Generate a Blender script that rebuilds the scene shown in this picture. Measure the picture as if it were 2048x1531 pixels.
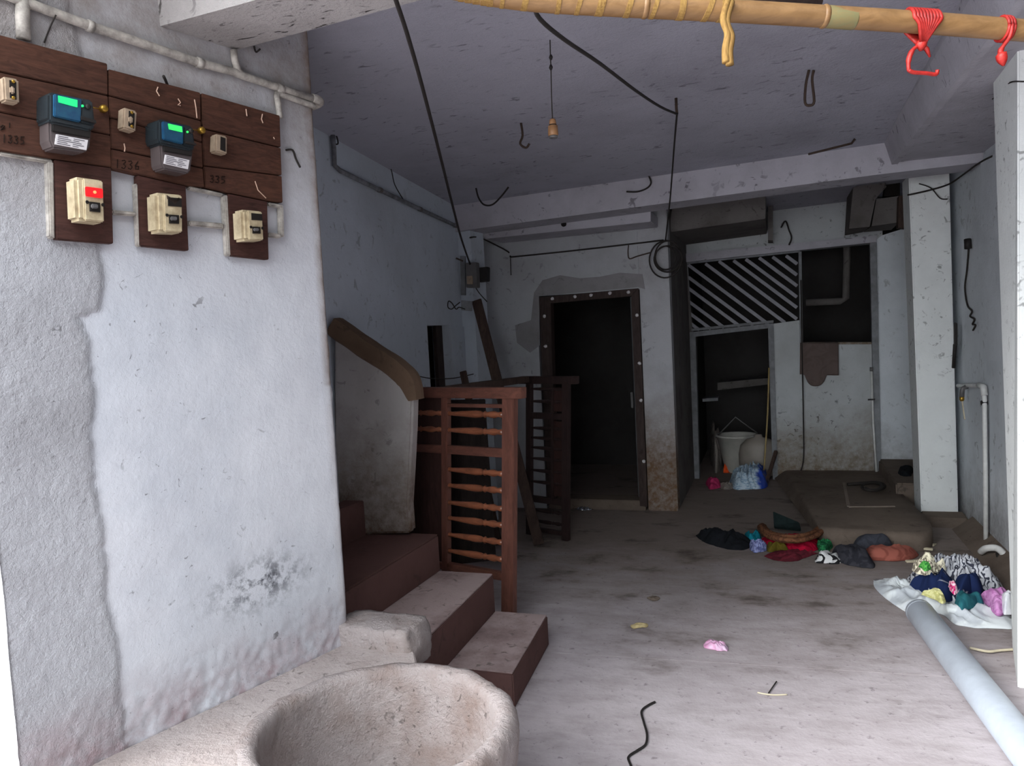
import bpy, bmesh, math, random
from mathutils import Vector, Matrix, noise
from math import sin, cos, pi, radians, sqrt, tan
random.seed(7)
for o in list(bpy.data.objects): bpy.data.objects.remove(o)
S = bpy.context.scene
COL = S.collection
V = Vector

# ------------------------------------------------------------------ camera
FPX, CX, CY = 1540.0, 1024.0, 765.5
YAW, PITCH, ROLL = radians(18.9), radians(3.7), radians(3.0)
CO = V((0, 0, 1.5))
CF = V((-sin(YAW)*cos(PITCH), cos(YAW)*cos(PITCH), -sin(PITCH)))
R0 = V((cos(YAW), sin(YAW), 0)); U0 = R0.cross(CF)
CR = R0*cos(ROLL) - U0*sin(ROLL); CU = U0*cos(ROLL) + R0*sin(ROLL)
cam = bpy.data.cameras.new('camera'); camo = bpy.data.objects.new('camera', cam); COL.objects.link(camo)
m = Matrix((CR, CU, -CF)).transposed().to_4x4(); m.translation = CO
camo.matrix_world = m
cam.sensor_fit = 'HORIZONTAL'; cam.sensor_width = 36.0; cam.lens = FPX/2048*36.0
cam.clip_start = 0.02
S.camera = camo

# ------------------------------------------------------------------ world, light, exposure
w = bpy.data.worlds.new('overcast'); S.world = w; w.use_nodes = True
nt = w.node_tree; nt.nodes.clear()
out = nt.nodes.new('ShaderNodeOutputWorld'); bg = nt.nodes.new('ShaderNodeBackground')
tc = nt.nodes.new('ShaderNodeTexCoord'); sx = nt.nodes.new('ShaderNodeSeparateXYZ')
rp = nt.nodes.new('ShaderNodeValToRGB')
rp.color_ramp.elements[0].position = 0.45; rp.color_ramp.elements[0].color = (0.93, 0.975, 1.0, 1)
rp.color_ramp.elements[1].position = 1.0; rp.color_ramp.elements[1].color = (.84, .89, .94, 1)
mp = nt.nodes.new('ShaderNodeMath'); mp.operation = 'MULTIPLY_ADD'; mp.inputs[1].default_value = 0.5; mp.inputs[2].default_value = 0.5
nt.links.new(tc.outputs['Generated'], sx.inputs[0]); nt.links.new(sx.outputs['Z'], mp.inputs[0])
nt.links.new(mp.outputs[0], rp.inputs[0]); nt.links.new(rp.outputs[0], bg.inputs[0])
bg.inputs[1].default_value = 2.7
nt.links.new(bg.outputs[0], out.inputs[0])
sun = bpy.data.lights.new('bright_overcast', 'SUN'); sun.energy = 1.8; sun.angle = radians(30); sun.color = (1.0, .985, .97)
suno = bpy.data.objects.new('bright_overcast', sun); COL.objects.link(suno)
suno.rotation_euler = V((.52, .62, -.50)).to_track_quat('-Z', 'Y').to_euler()
S.view_settings.view_transform = 'Standard'; S.view_settings.look = 'None'
S.view_settings.exposure = 1.33; S.view_settings.gamma = 1.0; S.view_settings.use_curve_mapping = False
S.cycles.max_bounces = 8; S.cycles.diffuse_bounces = 6

# ------------------------------------------------------------------ pixel helpers (rays through the photo onto real planes)
def ray(x, y): return CF + CR*((x-CX)/FPX) - CU*((y-CY)/FPX)
def onz(x, y, z): d = ray(x, y); return CO + d*((z-CO.z)/d.z)
def ony(x, y, Y): d = ray(x, y); return CO + d*((Y-CO.y)/d.y)
def onx(x, y, X): d = ray(x, y); return CO + d*((X-CO.x)/d.x)
def onp(x, y, p, n): d = ray(x, y); return CO + d*((V(p)-CO).dot(n)/d.dot(n))
def dep(x, y, D): return CO + ray(x, y)*D
# meter wall plane
E1 = V((-1.493, 2.275, 0)); WD = V((.278, .960, 0)).normalized(); WN = V((WD.y, -WD.x, 0))
def W(x, y, off=0.0): return onp(x, y, E1 + WN*off, WN)
def WS(s, z, off=0.0): return E1 + WD*s + WN*off + V((0, 0, z))
# stair (far left) wall plane
L1 = V((-2.12, 3.46, 0)); LD = V((-.21, 2.74, 0)).normalized(); LN = V((LD.y, -LD.x, 0))
def LW(x, y, off=0.0): return onp(x, y, L1 + LN*off, LN)
DW = 6.2      # door wall
AW = 7.6      # alcove back wall
RX = 1.25     # right wall

# ------------------------------------------------------------------ materials
def lin(c):
    c = c/255.0
    return c/12.92 if c <= .04045 else ((c+.055)/1.055)**2.4
def C(r, g, b): return (lin(r), lin(g), lin(b), 1)
MATS = {}
def nmat(name, rough=.8, spec=.3):
    m = bpy.data.materials.new(name); m.use_nodes = True; t = m.node_tree
    b = t.nodes['Principled BSDF']; b.inputs['Roughness'].default_value = rough
    b.inputs['Specular IOR Level'].default_value = spec
    co = t.nodes.new('ShaderNodeTexCoord')
    MATS[name] = m
    return m, t, b, co
def noisen(t, co, scale, detail=4, rough=.6, stretch=None, dist=0):
    n = t.nodes.new('ShaderNodeTexNoise'); n.inputs['Scale'].default_value = scale
    n.inputs['Detail'].default_value = detail; n.inputs['Roughness'].default_value = rough
    n.inputs['Distortion'].default_value = dist
    if stretch:
        mp = t.nodes.new('ShaderNodeMapping'); mp.inputs['Scale'].default_value = stretch
        t.links.new(co.outputs['Object'], mp.inputs[0]); t.links.new(mp.outputs[0], n.inputs['Vector'])
    else: t.links.new(co.outputs['Object'], n.inputs['Vector'])
    return n.outputs['Fac']
def ramp(t, fac, a, b, lo=0.0, hi=1.0):
    r = t.nodes.new('ShaderNodeMapRange'); r.inputs[1].default_value = a; r.inputs[2].default_value = b
    r.inputs[3].default_value = lo; r.inputs[4].default_value = hi; t.links.new(fac, r.inputs[0]); return r.outputs[0]
def mix(t, fac, a, b, mode='MIX'):
    n = t.nodes.new('ShaderNodeMix'); n.data_type = 'RGBA'; n.blend_type = mode
    if isinstance(fac, (int, float)): n.inputs[0].default_value = fac
    else: t.links.new(fac, n.inputs[0])
    for s, v in ((6, a), (7, b)):
        if isinstance(v, tuple): n.inputs[s].default_value = v
        else: t.links.new(v, n.inputs[s])
    return n.outputs[2]
def math_(t, op, a, b=None):
    n = t.nodes.new('ShaderNodeMath'); n.operation = op
    for i, v in enumerate((a, b)):
        if v is None: continue
        if isinstance(v, (int, float)): n.inputs[i].default_value = v
        else: t.links.new(v, n.inputs[i])
    return n.outputs[0]
def bump(t, b, fac, strength=.3, dist=.01):
    n = t.nodes.new('ShaderNodeBump'); n.inputs['Strength'].default_value = strength; n.inputs['Distance'].default_value = dist
    t.links.new(fac, n.inputs['Height']); t.links.new(n.outputs[0], b.inputs['Normal'])
def attr(t, name):
    n = t.nodes.new('ShaderNodeAttribute'); n.attribute_name = name; return n.outputs['Fac']
def zval(t, co):
    s = t.nodes.new('ShaderNodeSeparateXYZ'); t.links.new(co.outputs['Object'], s.inputs[0]); return s.outputs['Z']

def plaster(name, base, dirt, big=1.2, amt=.5, fleck=.5, fscale=14, fstretch=(1, 1, 1), damp=None, dampz=(0.0, .7), bmp=.25, rough=.92):
    m, t, b, co = nmat(name, rough, .15)
    n1 = noisen(t, co, big, 6, .65); n2 = noisen(t, co, 6, 6, .7)
    f = ramp(t, n1, .45, .75, 0, amt)
    c = mix(t, f, base, dirt)
    c = mix(t, ramp(t, n2, .3, .75, 0, .35), c, tuple(x*.78 for x in base[:3])+(1,))
    n3 = noisen(t, co, fscale, 3, .6, fstretch, .8)
    fl = ramp(t, n3, .61, .68, 0, fleck)
    n4 = noisen(t, co, 2.2, 2, .5)
    fl = math_(t, 'MULTIPLY', fl, ramp(t, n4, .38, .56))
    c = mix(t, fl, c, C(52, 48, 46))
    if damp:
        z = zval(t, co); zn = math_(t, 'ADD', z, math_(t, 'MULTIPLY', math_(t, 'SUBTRACT', noisen(t, co, 3.5, 6, .7), .5), .9))
        d = ramp(t, zn, dampz[1], dampz[0]); n5 = noisen(t, co, 22, 5, .75)
        c = mix(t, math_(t, 'MULTIPLY', d, ramp(t, n5, .25, .6, .45, 1)), c, damp)
    t.links.new(c, b.inputs['Base Color'])
    n6 = noisen(t, co, 55, 6, .7)
    bump(t, b, math_(t, 'ADD', math_(t, 'MULTIPLY', n2, .8), math_(t, 'MULTIPLY', n6, .6)), bmp*1.3, .014)
    return m
def wood(name, base, dark, scale=9, stretch=(1, 1, 8), rough=.55, spec=.35, dust=None):
    m, t, b, co = nmat(name, rough, spec)
    n1 = noisen(t, co, scale, 6, .65, stretch, 1.0); n2 = noisen(t, co, 4, 4)
    c = mix(t, ramp(t, n1, .3, .7), dark, base)
    c = mix(t, ramp(t, n2, .45, .8, 0, .4), c, dust or dark)
    t.links.new(c, b.inputs['Base Color']); bump(t, b, n1, .15, .004)
    return m
def plain(name, col, rough=.6, spec=.3, var=.25, scale=12, bmp=.1, metallic=0, col2=None):
    m, t, b, co = nmat(name, rough, spec)
    n = noisen(t, co, scale, 5, .65)
    c = mix(t, ramp(t, n, .35, .75, 0, 1 if col2 else var), col, col2 or C(40, 36, 34))
    t.links.new(c, b.inputs['Base Color']); b.inputs['Metallic'].default_value = metallic
    if bmp: bump(t, b, n, bmp, .004)
    return m
def emit(name, col, strength):
    m, t, b, co = nmat(name, .4, .5)
    n = noisen(t, co, 30, 2)
    c = mix(t, ramp(t, n, .3, .7, 0, .25), col, tuple(min(1, x*1.25+.01) for x in col[:3])+(1,))
    t.links.new(c, b.inputs['Emission Color']); b.inputs['Base Color'].default_value = tuple(x*.15 for x in col[:3])+(1,)
    b.inputs['Emission Strength'].default_value = strength
    return m
def fabric(name, col, col2=None, scale=18, rough=.95, lo=.45, hi=.55, weave=True):
    m, t, b, co = nmat(name, rough, .1)
    n = noisen(t, co, scale, 3, .5, None, 1.5)
    c = mix(t, ramp(t, n, lo, hi), col, col2 or tuple(x*.75 for x in col[:3])+(1,))
    t.links.new(c, b.inputs['Base Color'])
    if weave: bump(t, b, noisen(t, co, 260, 2), .25, .002)
    return m

WHITE = C(196, 198, 206)
M_stairwall = plaster('stair_wall_plaster', C(198, 206, 216), C(156, 160, 164), 1.0, .5, .35, 16)
M_door = plaster('door_wall_plaster', C(176, 178, 182), C(130, 126, 124), 1.6, .6, .4, 14)
M_doorp = plaster('pillar_damp_plaster', C(176, 177, 181), C(122, 116, 112), 1.6, .75, .4, 14, damp=C(104, 82, 62), dampz=(.35, 1.05))
M_alc = plaster('alcove_plaster', C(182, 186, 188), C(140, 136, 130), 1.6, .5, .7, 18, damp=C(112, 98, 82), dampz=(.1, .75))
M_right = plaster('right_wall_plaster', C(212, 217, 222), C(170, 175, 180), 1.4, .6, .4, 14, damp=C(120, 115, 112), dampz=(-.1, .5))
M_col = plaster('column_plaster', C(228, 231, 230), C(190, 192, 192), 2.2, .4, .55, 20)
M_ceil = plaster('ceiling_plaster', C(176, 176, 187), C(134, 132, 140), 1.3, .6, .55, 12, (1.0, 2.2, 1), bmp=.5)
M_beam = plaster('beam_plaster', C(182, 180, 188), C(128, 122, 122), 1.5, .5, .6, 16, (1, 1.4, 1))
M_nbeam = plaster('near_beam_plaster', C(186, 182, 180), C(116, 110, 106), 1.8, .75, 1.0, 17, (1, 2.4, 1), bmp=.9)
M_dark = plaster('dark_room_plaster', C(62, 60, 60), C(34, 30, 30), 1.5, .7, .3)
M_dkgrey = plaster('dark_grey_plaster', C(110, 106, 104), C(60, 54, 50), 2.5, .8, .6)  # dark grey plaster with blackish blotches
M_brown = plaster('stained_brown_plaster', C(112, 92, 76), C(60, 48, 42), 1.5, .8, .4)
M_stone = plaster('stone', C(172, 162, 160), C(124, 100, 88), 4.5, .9, .6, 34, bmp=1.3)
M_ledge = plaster('ledge_cement', C(172, 162, 159), C(128, 110, 103), 3.5, .7, .5, 30, bmp=.7)
M_step = plaster('red_oxide_riser', C(98, 72, 68), C(70, 50, 48), 3, .7, .3, 18)
M_tread = plaster('worn_tread', C(164, 146, 144), C(98, 76, 74), 4.5, .9, .5, 20)
M_para = plaster('parapet_plaster', C(176, 172, 170), C(130, 122, 118), 2.0, .6, .4, 18, damp=C(98, 78, 62), dampz=(.55, 1.15))
M_seam = plaster('seam_cement', C(138, 126, 116), C(96, 86, 78), 4, .8, .5, 20)
M_slab = plaster('platform_cement', C(112, 100, 90), C(70, 60, 54), 2.5, .8, .5, 16)

def floormat():
    m, t, b, co = nmat('cement_floor', .85, .25)
    n1 = noisen(t, co, 1.1, 6, .6); n2 = noisen(t, co, 5, 6, .7, (1, 2.2, 1)); n3 = noisen(t, co, 26, 4, .7); n4 = noisen(t, co, 2.3, 5, .65, (1, 1.6, 1))
    c = mix(t, ramp(t, n1, .35, .7), C(186, 178, 181), C(166, 157, 160))
    c = mix(t, ramp(t, n2, .42, .75, 0, .5), c, C(128, 118, 116))
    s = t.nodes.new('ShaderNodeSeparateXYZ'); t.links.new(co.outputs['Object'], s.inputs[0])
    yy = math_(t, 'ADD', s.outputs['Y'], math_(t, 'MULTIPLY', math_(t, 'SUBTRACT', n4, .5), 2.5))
    far_tone = ramp(t, yy, 3.3, 5.2)                     # floor turns browner and darker towards the back
    c = mix(t, math_(t, 'MULTIPLY', far_tone, .75), c, C(104, 90, 74))
    c = mix(t, math_(t, 'MULTIPLY', ramp(t, n4, .56, .68), ramp(t, far_tone, 0, 1, .18, .75)), c, C(64, 54, 46))
    c = mix(t, ramp(t, n3, .60, .70, 0, .6), c, C(96, 88, 90))
    t.links.new(c, b.inputs['Base Color'])
    bump(t, b, math_(t, 'ADD', n3, math_(t, 'MULTIPLY', n2, .6)), .35, .006)
    return m
M_floor = floormat()
def meterwall():
    m, t, b, co = nmat('meter_wall_plaster', .9, .2)
    n1 = noisen(t, co, 2.0, 6, .65); n2 = noisen(t, co, 9, 6, .7); n3 = noisen(t, co, 60, 5, .75); n5 = noisen(t, co, 22, 5, .7)
    clean = mix(t, ramp(t, n1, .4, .75), C(202, 204, 210), C(180, 184, 192))
    raw = mix(t, ramp(t, n1, .35, .7), C(182, 183, 188), C(158, 158, 162))
    c = mix(t, attr(t, 'raw'), clean, raw)
    mold = math_(t, 'MULTIPLY', attr(t, 'mold'), ramp(t, n5, .46, .6))
    c = mix(t, mold, c, C(70, 72, 78))
    basef = math_(t, 'MULTIPLY', attr(t, 'base'), ramp(t, n2, .35, .65))
    c = mix(t, basef, c, C(160, 142, 146))
    top = math_(t, 'MULTIPLY', attr(t, 'shaded'), ramp(t, n2, .3, .75, .35, 1))
    c = mix(t, top, c, C(140, 132, 127))  # overhang's shade painted into the upper part of the wall
    sp = noisen(t, co, 34, 3, .6, None, 1.0)
    c = mix(t, math_(t, 'MULTIPLY', ramp(t, sp, .66, .72), ramp(t, n1, .40, .62, .1, .7)), c, C(70, 66, 66))
    ed = math_(t, 'MULTIPLY', attr(t, 'edge'), ramp(t, n2, .3, .6, .3, 1))
    c = mix(t, ed, c, C(120, 98, 82))
    t.links.new(c, b.inputs['Base Color'])
    h = math_(t, 'ADD', math_(t, 'MULTIPLY', n3, ramp(t, attr(t, 'raw'), 0, 1, .18, 1.2)), math_(t, 'MULTIPLY', n2, .4))
    h = math_(t, 'ADD', h, math_(t, 'MULTIPLY', n5, ramp(t, attr(t, 'raw'), 0, 1, .15, .55)))
    bump(t, b, h, .75, .012)
    return m
M_meterwall = meterwall()
M_board = wood('meter_board_wood', C(86, 56, 44), C(56, 36, 29), 7, (2.5, 2.5, 14), .7, .2, C(110, 74, 54))
M_tail = wood('switch_board_wood', C(80, 52, 46), C(50, 32, 28), 7, (2.5, 2.5, 14), .7, .2)
M_frame = wood('red_brown_frame_wood', C(116, 74, 62), C(82, 50, 42), 8, (5, 5, 1), .5, .4)
M_frameh = wood('red_brown_rail_wood', C(114, 72, 60), C(80, 50, 42), 8, (1, 5, 5), .5, .4)
M_spin = wood('spindle_wood', C(158, 96, 68), C(110, 66, 48), 9, (1, 4, 4), .28, .6)
M_frame2 = wood('shaded_frame_wood', C(58, 42, 40), C(36, 26, 25), 8, (4, 4, 1), .6, .3)  # frame wood darkened, the shade at the back is in its colour
M_panel = wood('shadowed_panel_wood', C(66, 44, 40), C(44, 29, 27), 8, (5, 5, 1), .7, .2)  # darker wood paints in the shadow of the frame bay
M_plank = wood('old_plank_wood', C(84, 68, 60), C(54, 42, 38), 8, (5, 5, 1), .75, .2)
M_plank2 = wood('dark_brown_board', C(48, 40, 38), C(30, 25, 24), 8, (5, 5, 1), .85, .1)  # near-black brown wood
M_doorframe = wood('door_frame_wood', C(70, 58, 54), C(44, 34, 32), 8, (5, 5, 1), .7, .2)
M_leaf = wood('door_leaf_grey', C(92, 94, 96), C(66, 66, 68), 6, (4, 4, 1), .7, .2)
M_greyframe = plain('grey_painted_frame', C(136, 138, 142), .7, .2, .5)
M_greyp = plain('grey_conduit', C(134, 136, 142), .7, .2, .7, 20)
M_bar = plain('grille_bar_paint', C(150, 150, 158), .6, .3, .3)
M_pvcw = plain('dirty_white_conduit', C(186, 180, 172), .6, .3, .8, 26, .3)
M_pvc = plain('grey_pvc', C(172, 180, 190), .42, .45, .12, 5, .05, 0, C(150, 156, 165))
M_pvcwhite = plain('white_pvc', C(216, 216, 214), .4, .45, .3)
M_black = plain('black_rubber', C(34, 31, 30), .6, .3, .2)
M_wire = plain('dusty_black_wire', C(48, 44, 42), .75, .2, .4)
M_cream = plain('cream_plastic', C(206, 192, 160), .5, .35, .35, 16, .15, 0, C(128, 110, 84))
M_ceram = plain('grimy_ceramic', C(170, 150, 128), .5, .4, .5, 25)
M_hole = plain('blackened_slot', C(30, 26, 24), .8, .2, .2)
M_mblue = plain('meter_blue_face', C(22, 60, 92), .3, .5, .2, 60, 0, 0, C(34, 84, 108))
M_mdark = plain('meter_dark_case', C(36, 44, 48), .25, .5, .2)
M_mcover = plain('meter_terminal_cover', C(84, 76, 76), .2, .6, .2)
M_label = plain('paper_label', C(214, 210, 212), .7, .2, .1)
M_ink = plain('label_ink', C(92, 88, 96), .8, .1, .1)
M_marker = plain('marker_ink', C(34, 24, 20), .8, .1, .1)
M_chalk = plain('chalk', C(206, 172, 152), .9, .1, .2)
M_lcd = emit('meter_lcd', (0.012, .62, .16, 1), .72)
M_lcd2 = emit('meter_lcd_lime', (0.03, .62, .10, 1), .72)
M_redlamp = emit('red_indicator', (.80, .008, .012, 1), .6)
M_hot = emit('indicator_core', (1, .22, .08, 1), .9)
M_brass = plain('brass_seal', C(168, 132, 52), .35, .6, .2, 30, .1, .8)
M_bamboo = wood('bamboo', C(138, 106, 70), C(106, 78, 48), 5, (1, 8, 8), .45, .4, C(170, 128, 78))
M_bamgreen = wood('bamboo_green_patch', C(112, 112, 78), C(126, 106, 68), 9, (2, 8, 8), .5, .35)
M_rope = wood('yellow_strip', C(152, 122, 70), C(108, 80, 44), 30, (6, 6, 1), .8, .15)
M_red = plain('red_twine', C(168, 40, 34), .45, .4, .5, 40, .5, 0, C(118, 20, 20))
M_holder = plain('tan_bulb_holder', C(160, 118, 80), .45, .4, .35, 20)
M_rust = plain('rusty_iron', C(70, 56, 48), .8, .3, .5, 40, .4)
M_lamp = plain('metal_grey', C(100, 98, 98), .5, .5, .4)
M_bucket = plain('white_bucket_plastic', C(188, 186, 178), .4, .4, .3, 6)
M_drum = plain('grey_drum_plastic', C(138, 130, 122), .5, .4, .4, 4)
M_stick = wood('yellow_stick', C(176, 156, 104), C(120, 100, 64), 9, (6, 6, 1))
M_twig = plain('pale_twig', C(206, 196, 170), .8, .1, .3)

def bagmat():
    m, t, b, co = nmat('blue_white_bag', .25, .6)
    s = t.nodes.new('ShaderNodeSeparateXYZ'); t.links.new(co.outputs['Object'], s.inputs[0])
    n = noisen(t, co, 8, 3)
    f = ramp(t, math_(t, 'ADD', s.outputs['X'], math_(t, 'MULTIPLY', n, .12)), .12, .15)
    n2 = noisen(t, co, 26, 2, .5, (1, 3, 3))
    c = mix(t, ramp(t, n2, .5, .56), C(186, 204, 216), C(140, 166, 190))
    c = mix(t, f, c, C(28, 62, 160)); t.links.new(c, b.inputs['Base Color']); return m
M_bag = bagmat()
def swirl(name, c1, c2, scale=22, dist=3.0):
    m, t, b, co = nmat(name, .9, .1)
    wv = t.nodes.new('ShaderNodeTexWave'); wv.inputs['Scale'].default_value = scale; wv.inputs['Distortion'].default_value = dist*3
    wv.inputs['Detail'].default_value = 2; wv.inputs['Detail Scale'].default_value = 1.4
    t.links.new(co.outputs['Object'], wv.inputs['Vector'])
    c = mix(t, ramp(t, wv.outputs['Fac'], .68, .86), c1, c2); t.links.new(c, b.inputs['Base Color']); return m

# ------------------------------------------------------------------ mesh helpers
class MB:
    def __init__(s): s.v = []; s.f = []
    def add(s, vs, fs):
        k = len(s.v); s.v += [V(p) for p in vs]; s.f += [tuple(i+k for i in f) for f in fs]; return s
    def hexa(s, p):  # p[0:4] loop, p[4:8] opposite loop
        return s.add(p, [(3, 2, 1, 0), (4, 5, 6, 7), (0, 1, 5, 4), (1, 2, 6, 5), (2, 3, 7, 6), (3, 0, 4, 7)])
    def box(s, a, b):
        x0, y0, z0 = a; x1, y1, z1 = b
        return s.hexa([(x0, y0, z0), (x1, y0, z0), (x1, y1, z0), (x0, y1, z0), (x0, y0, z1), (x1, y0, z1), (x1, y1, z1), (x0, y1, z1)])
    def prism(s, poly, ext):
        n = len(poly); e = V(ext); p = [V(q) for q in poly]
        return s.add(p + [q+e for q in p], [tuple(range(n-1, -1, -1)), tuple(range(n, 2*n))] + [(i, (i+1) % n, n+(i+1) % n, n+i) for i in range(n)])
    def bar(s, a, b, w, h, up=(0, 0, 1)):
        a = V(a); b = V(b); d = (b-a).normalized(); u = V(up); sd = d.cross(u).normalized(); u = sd.cross(d).normalized()
        sd *= w/2; u *= h/2
        return s.hexa([a-sd-u, a+sd-u, a+sd+u, a-sd+u, b-sd-u, b+sd-u, b+sd+u, b-sd+u])
    def tube(s, pts, r, seg=8, cap=True):
        pts = [V(p) for p in pts]; n = len(pts); rs = r if isinstance(r, (list, tuple)) else [r]*n
        t0 = (pts[1]-pts[0]).normalized(); u = t0.orthogonal().normalized(); rings = []
        for i in range(n):
            t = (pts[min(i+1, n-1)]-pts[max(i-1, 0)]).normalized()
            u = (u - t*u.dot(t))
            u = u.normalized() if u.length > 1e-6 else t.orthogonal().normalized()
            b = t.cross(u); rings.append([pts[i]+(u*cos(2*pi*k/seg)+b*sin(2*pi*k/seg))*rs[i] for k in range(seg)])
        vs = [p for rg in rings for p in rg]; fs = []
        for i in range(n-1):
            for k in range(seg): fs.append((i*seg+k, i*seg+(k+1) % seg, (i+1)*seg+(k+1) % seg, (i+1)*seg+k))
        if cap: fs.append(tuple(range(seg-1, -1, -1))); fs.append(tuple(range((n-1)*seg, n*seg)))
        return s.add(vs, fs)
    def lathe(s, prof, c, axis=(0, 0, 1), seg=16):
        ax = V(axis).normalized(); u = ax.orthogonal().normalized(); b = ax.cross(u); c = V(c); vs = []; fs = []
        for r, h in prof:
            for k in range(seg): vs.append(c+ax*h+(u*cos(2*pi*k/seg)+b*sin(2*pi*k/seg))*max(r, 1e-4))
        for i in range(len(prof)-1):
            for k in range(seg): fs.append((i*seg+k, i*seg+(k+1) % seg, (i+1)*seg+(k+1) % seg, (i+1)*seg+k))
        fs.append(tuple(range(seg-1, -1, -1))); fs.append(tuple(range((len(prof)-1)*seg, len(prof)*seg)))
        return s.add(vs, fs)
    def build(s, name, mat, parent=None, smooth=False, bevel=0, kind=None):
        off = parent.location.copy() if parent and parent.parent is None else V((0, 0, 0))
        if parent and parent.parent is not None: off = parent.parent.location + parent.location
        me = bpy.data.meshes.new(name); me.from_pydata([p-off for p in s.v], [], s.f)
        bm = bmesh.new(); bm.from_mesh(me); bmesh.ops.recalc_face_normals(bm, faces=bm.faces)
        if bevel:
            es = [e for e in bm.edges if len(e.link_faces) == 2 and e.calc_face_angle(0) > .6]
            bmesh.ops.bevel(bm, geom=es, offset=bevel, segments=2, affect='EDGES', clamp_overlap=True)
        bm.to_mesh(me); bm.free()
        if smooth:
            for p in me.polygons: p.use_smooth = True
        me.materials.append(mat)
        o = bpy.data.objects.new(name, me); COL.objects.link(o)
        if parent: o.parent = parent
        if kind: o['kind'] = kind
        return o
def root(name, loc, label, cat, group=None):
    o = bpy.data.objects.new(name, None); COL.objects.link(o); o.location = V(loc); o.empty_display_size = .05
    o['label'] = label; o['category'] = cat
    if group: o['group'] = group
    return o
def tag(o, label, cat, group=None):
    o['label'] = label; o['category'] = cat
    if group: o['group'] = group
    # move origin of a single mesh to its base
    me = o.data; vs = [v.co for v in me.vertices]
    c = V((sum(v.x for v in vs)/len(vs), sum(v.y for v in vs)/len(vs), min(v.z for v in vs)))
    me.transform(Matrix.Translation(-c)); o.location = c
    return o
def struct(o): o['kind'] = 'structure'; return o
def spline(pts, n=8):
    pts = [V(p) for p in pts]; out = []
    for i in range(len(pts)-1):
        p0 = pts[max(i-1, 0)]; p1 = pts[i]; p2 = pts[i+1]; p3 = pts[min(i+2, len(pts)-1)]
        for k in range(n):
            t = k/n
            out.append(.5*((2*p1)+(p2-p0)*t+(2*p0-5*p1+4*p2-p3)*t*t+(3*p1-p0-3*p2+p3)*t**3))
    out.append(pts[-1]); return out
def wq(px, o0, o1):
    """polygon seen on the meter wall, from offset o0 to o1 off the plaster"""
    f = [W(x, y, o1) for x, y in px]; return MB().prism([p-WN*(o1-o0) for p in f], WN*(o1-o0))
def wrough(mb, amp, scale=3.0):
    for v in mb.v: v += V(noise.noise_vector(v*scale))*amp
    return mb

# ================================================================== STRUCTURE
def slab(name, a, b, mat, bevel=0): return struct(MB().box(a, b).build(name, mat, bevel=bevel))
# floor: two pours meeting at a joint
J1 = onz(1180, 1308, 0); J2 = onz(1900, 1352, 0)
jd = (J2-J1).normalized(); JA = J1-jd*6; JB = J2+jd*5
struct(MB().prism([(JA.x, -16, -.15), (JB.x, -16, -.15), (JB.x, JB.y-.006, -.15), (JA.x, JA.y-.006, -.15)], (0, 0, .15)).build('floor', M_floor))
struct(MB().prism([(JA.x, JA.y+.006, -.15), (JB.x, JB.y+.006, -.15), (JB.x, 10, -.15), (JA.x, 10, -.15)], (0, 0, .147)).build('floor', M_floor))
struct(MB().prism([(JA.x, JA.y-.006, -.16), (JB.x, JB.y-.006, -.16), (JB.x, JB.y+.006, -.16), (JA.x, JA.y+.006, -.16)], (0, 0, .152)).build('floor', M_floor))

def cz(x, y=5.5): return 2.53 + .03*(x+1) + .03*(5.5-y)        # the ceiling sags a little to the back left
def ceilslab(name, x0, x1, y0, y1, mat, t=.15, dz=0):
    p = [(x0, y0), (x1, y0), (x1, y1), (x0, y1)]
    return struct(MB().hexa([(x, y, cz(x, y)+dz) for x, y in p]+[(x, y, cz(x, y)+dz+t) for x, y in p]).build(name, mat))
ceilslab('ceiling', -3.6, 1.6, 1.95, 9.7, M_ceil)
ceilslab('ceiling', -2.2, 1.6, 1.15, 1.86, M_nbeam, .12, .05)     # slab over the entrance
# near cross beam at the entrance
nb = [onz(325, 51, 2.42), onz(465, 102, 2.42)]
b0 = nb[0]; b1 = nb[1]
e0 = onz(512, 0, 2.42); e1 = onz(827, 4, 2.42)
def ext(a, b, x): t = (x-a.x)/(b.x-a.x); return a+(b-a)*t
pl = [ext(b0, e0, -1.75), ext(b0, e0, 1.4), ext(b1, e1, 1.4), ext(b1, e1, -1.75)]
struct(MB().prism(pl, (0, 0, .33)).build('trim_1', M_nbeam))

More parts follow.
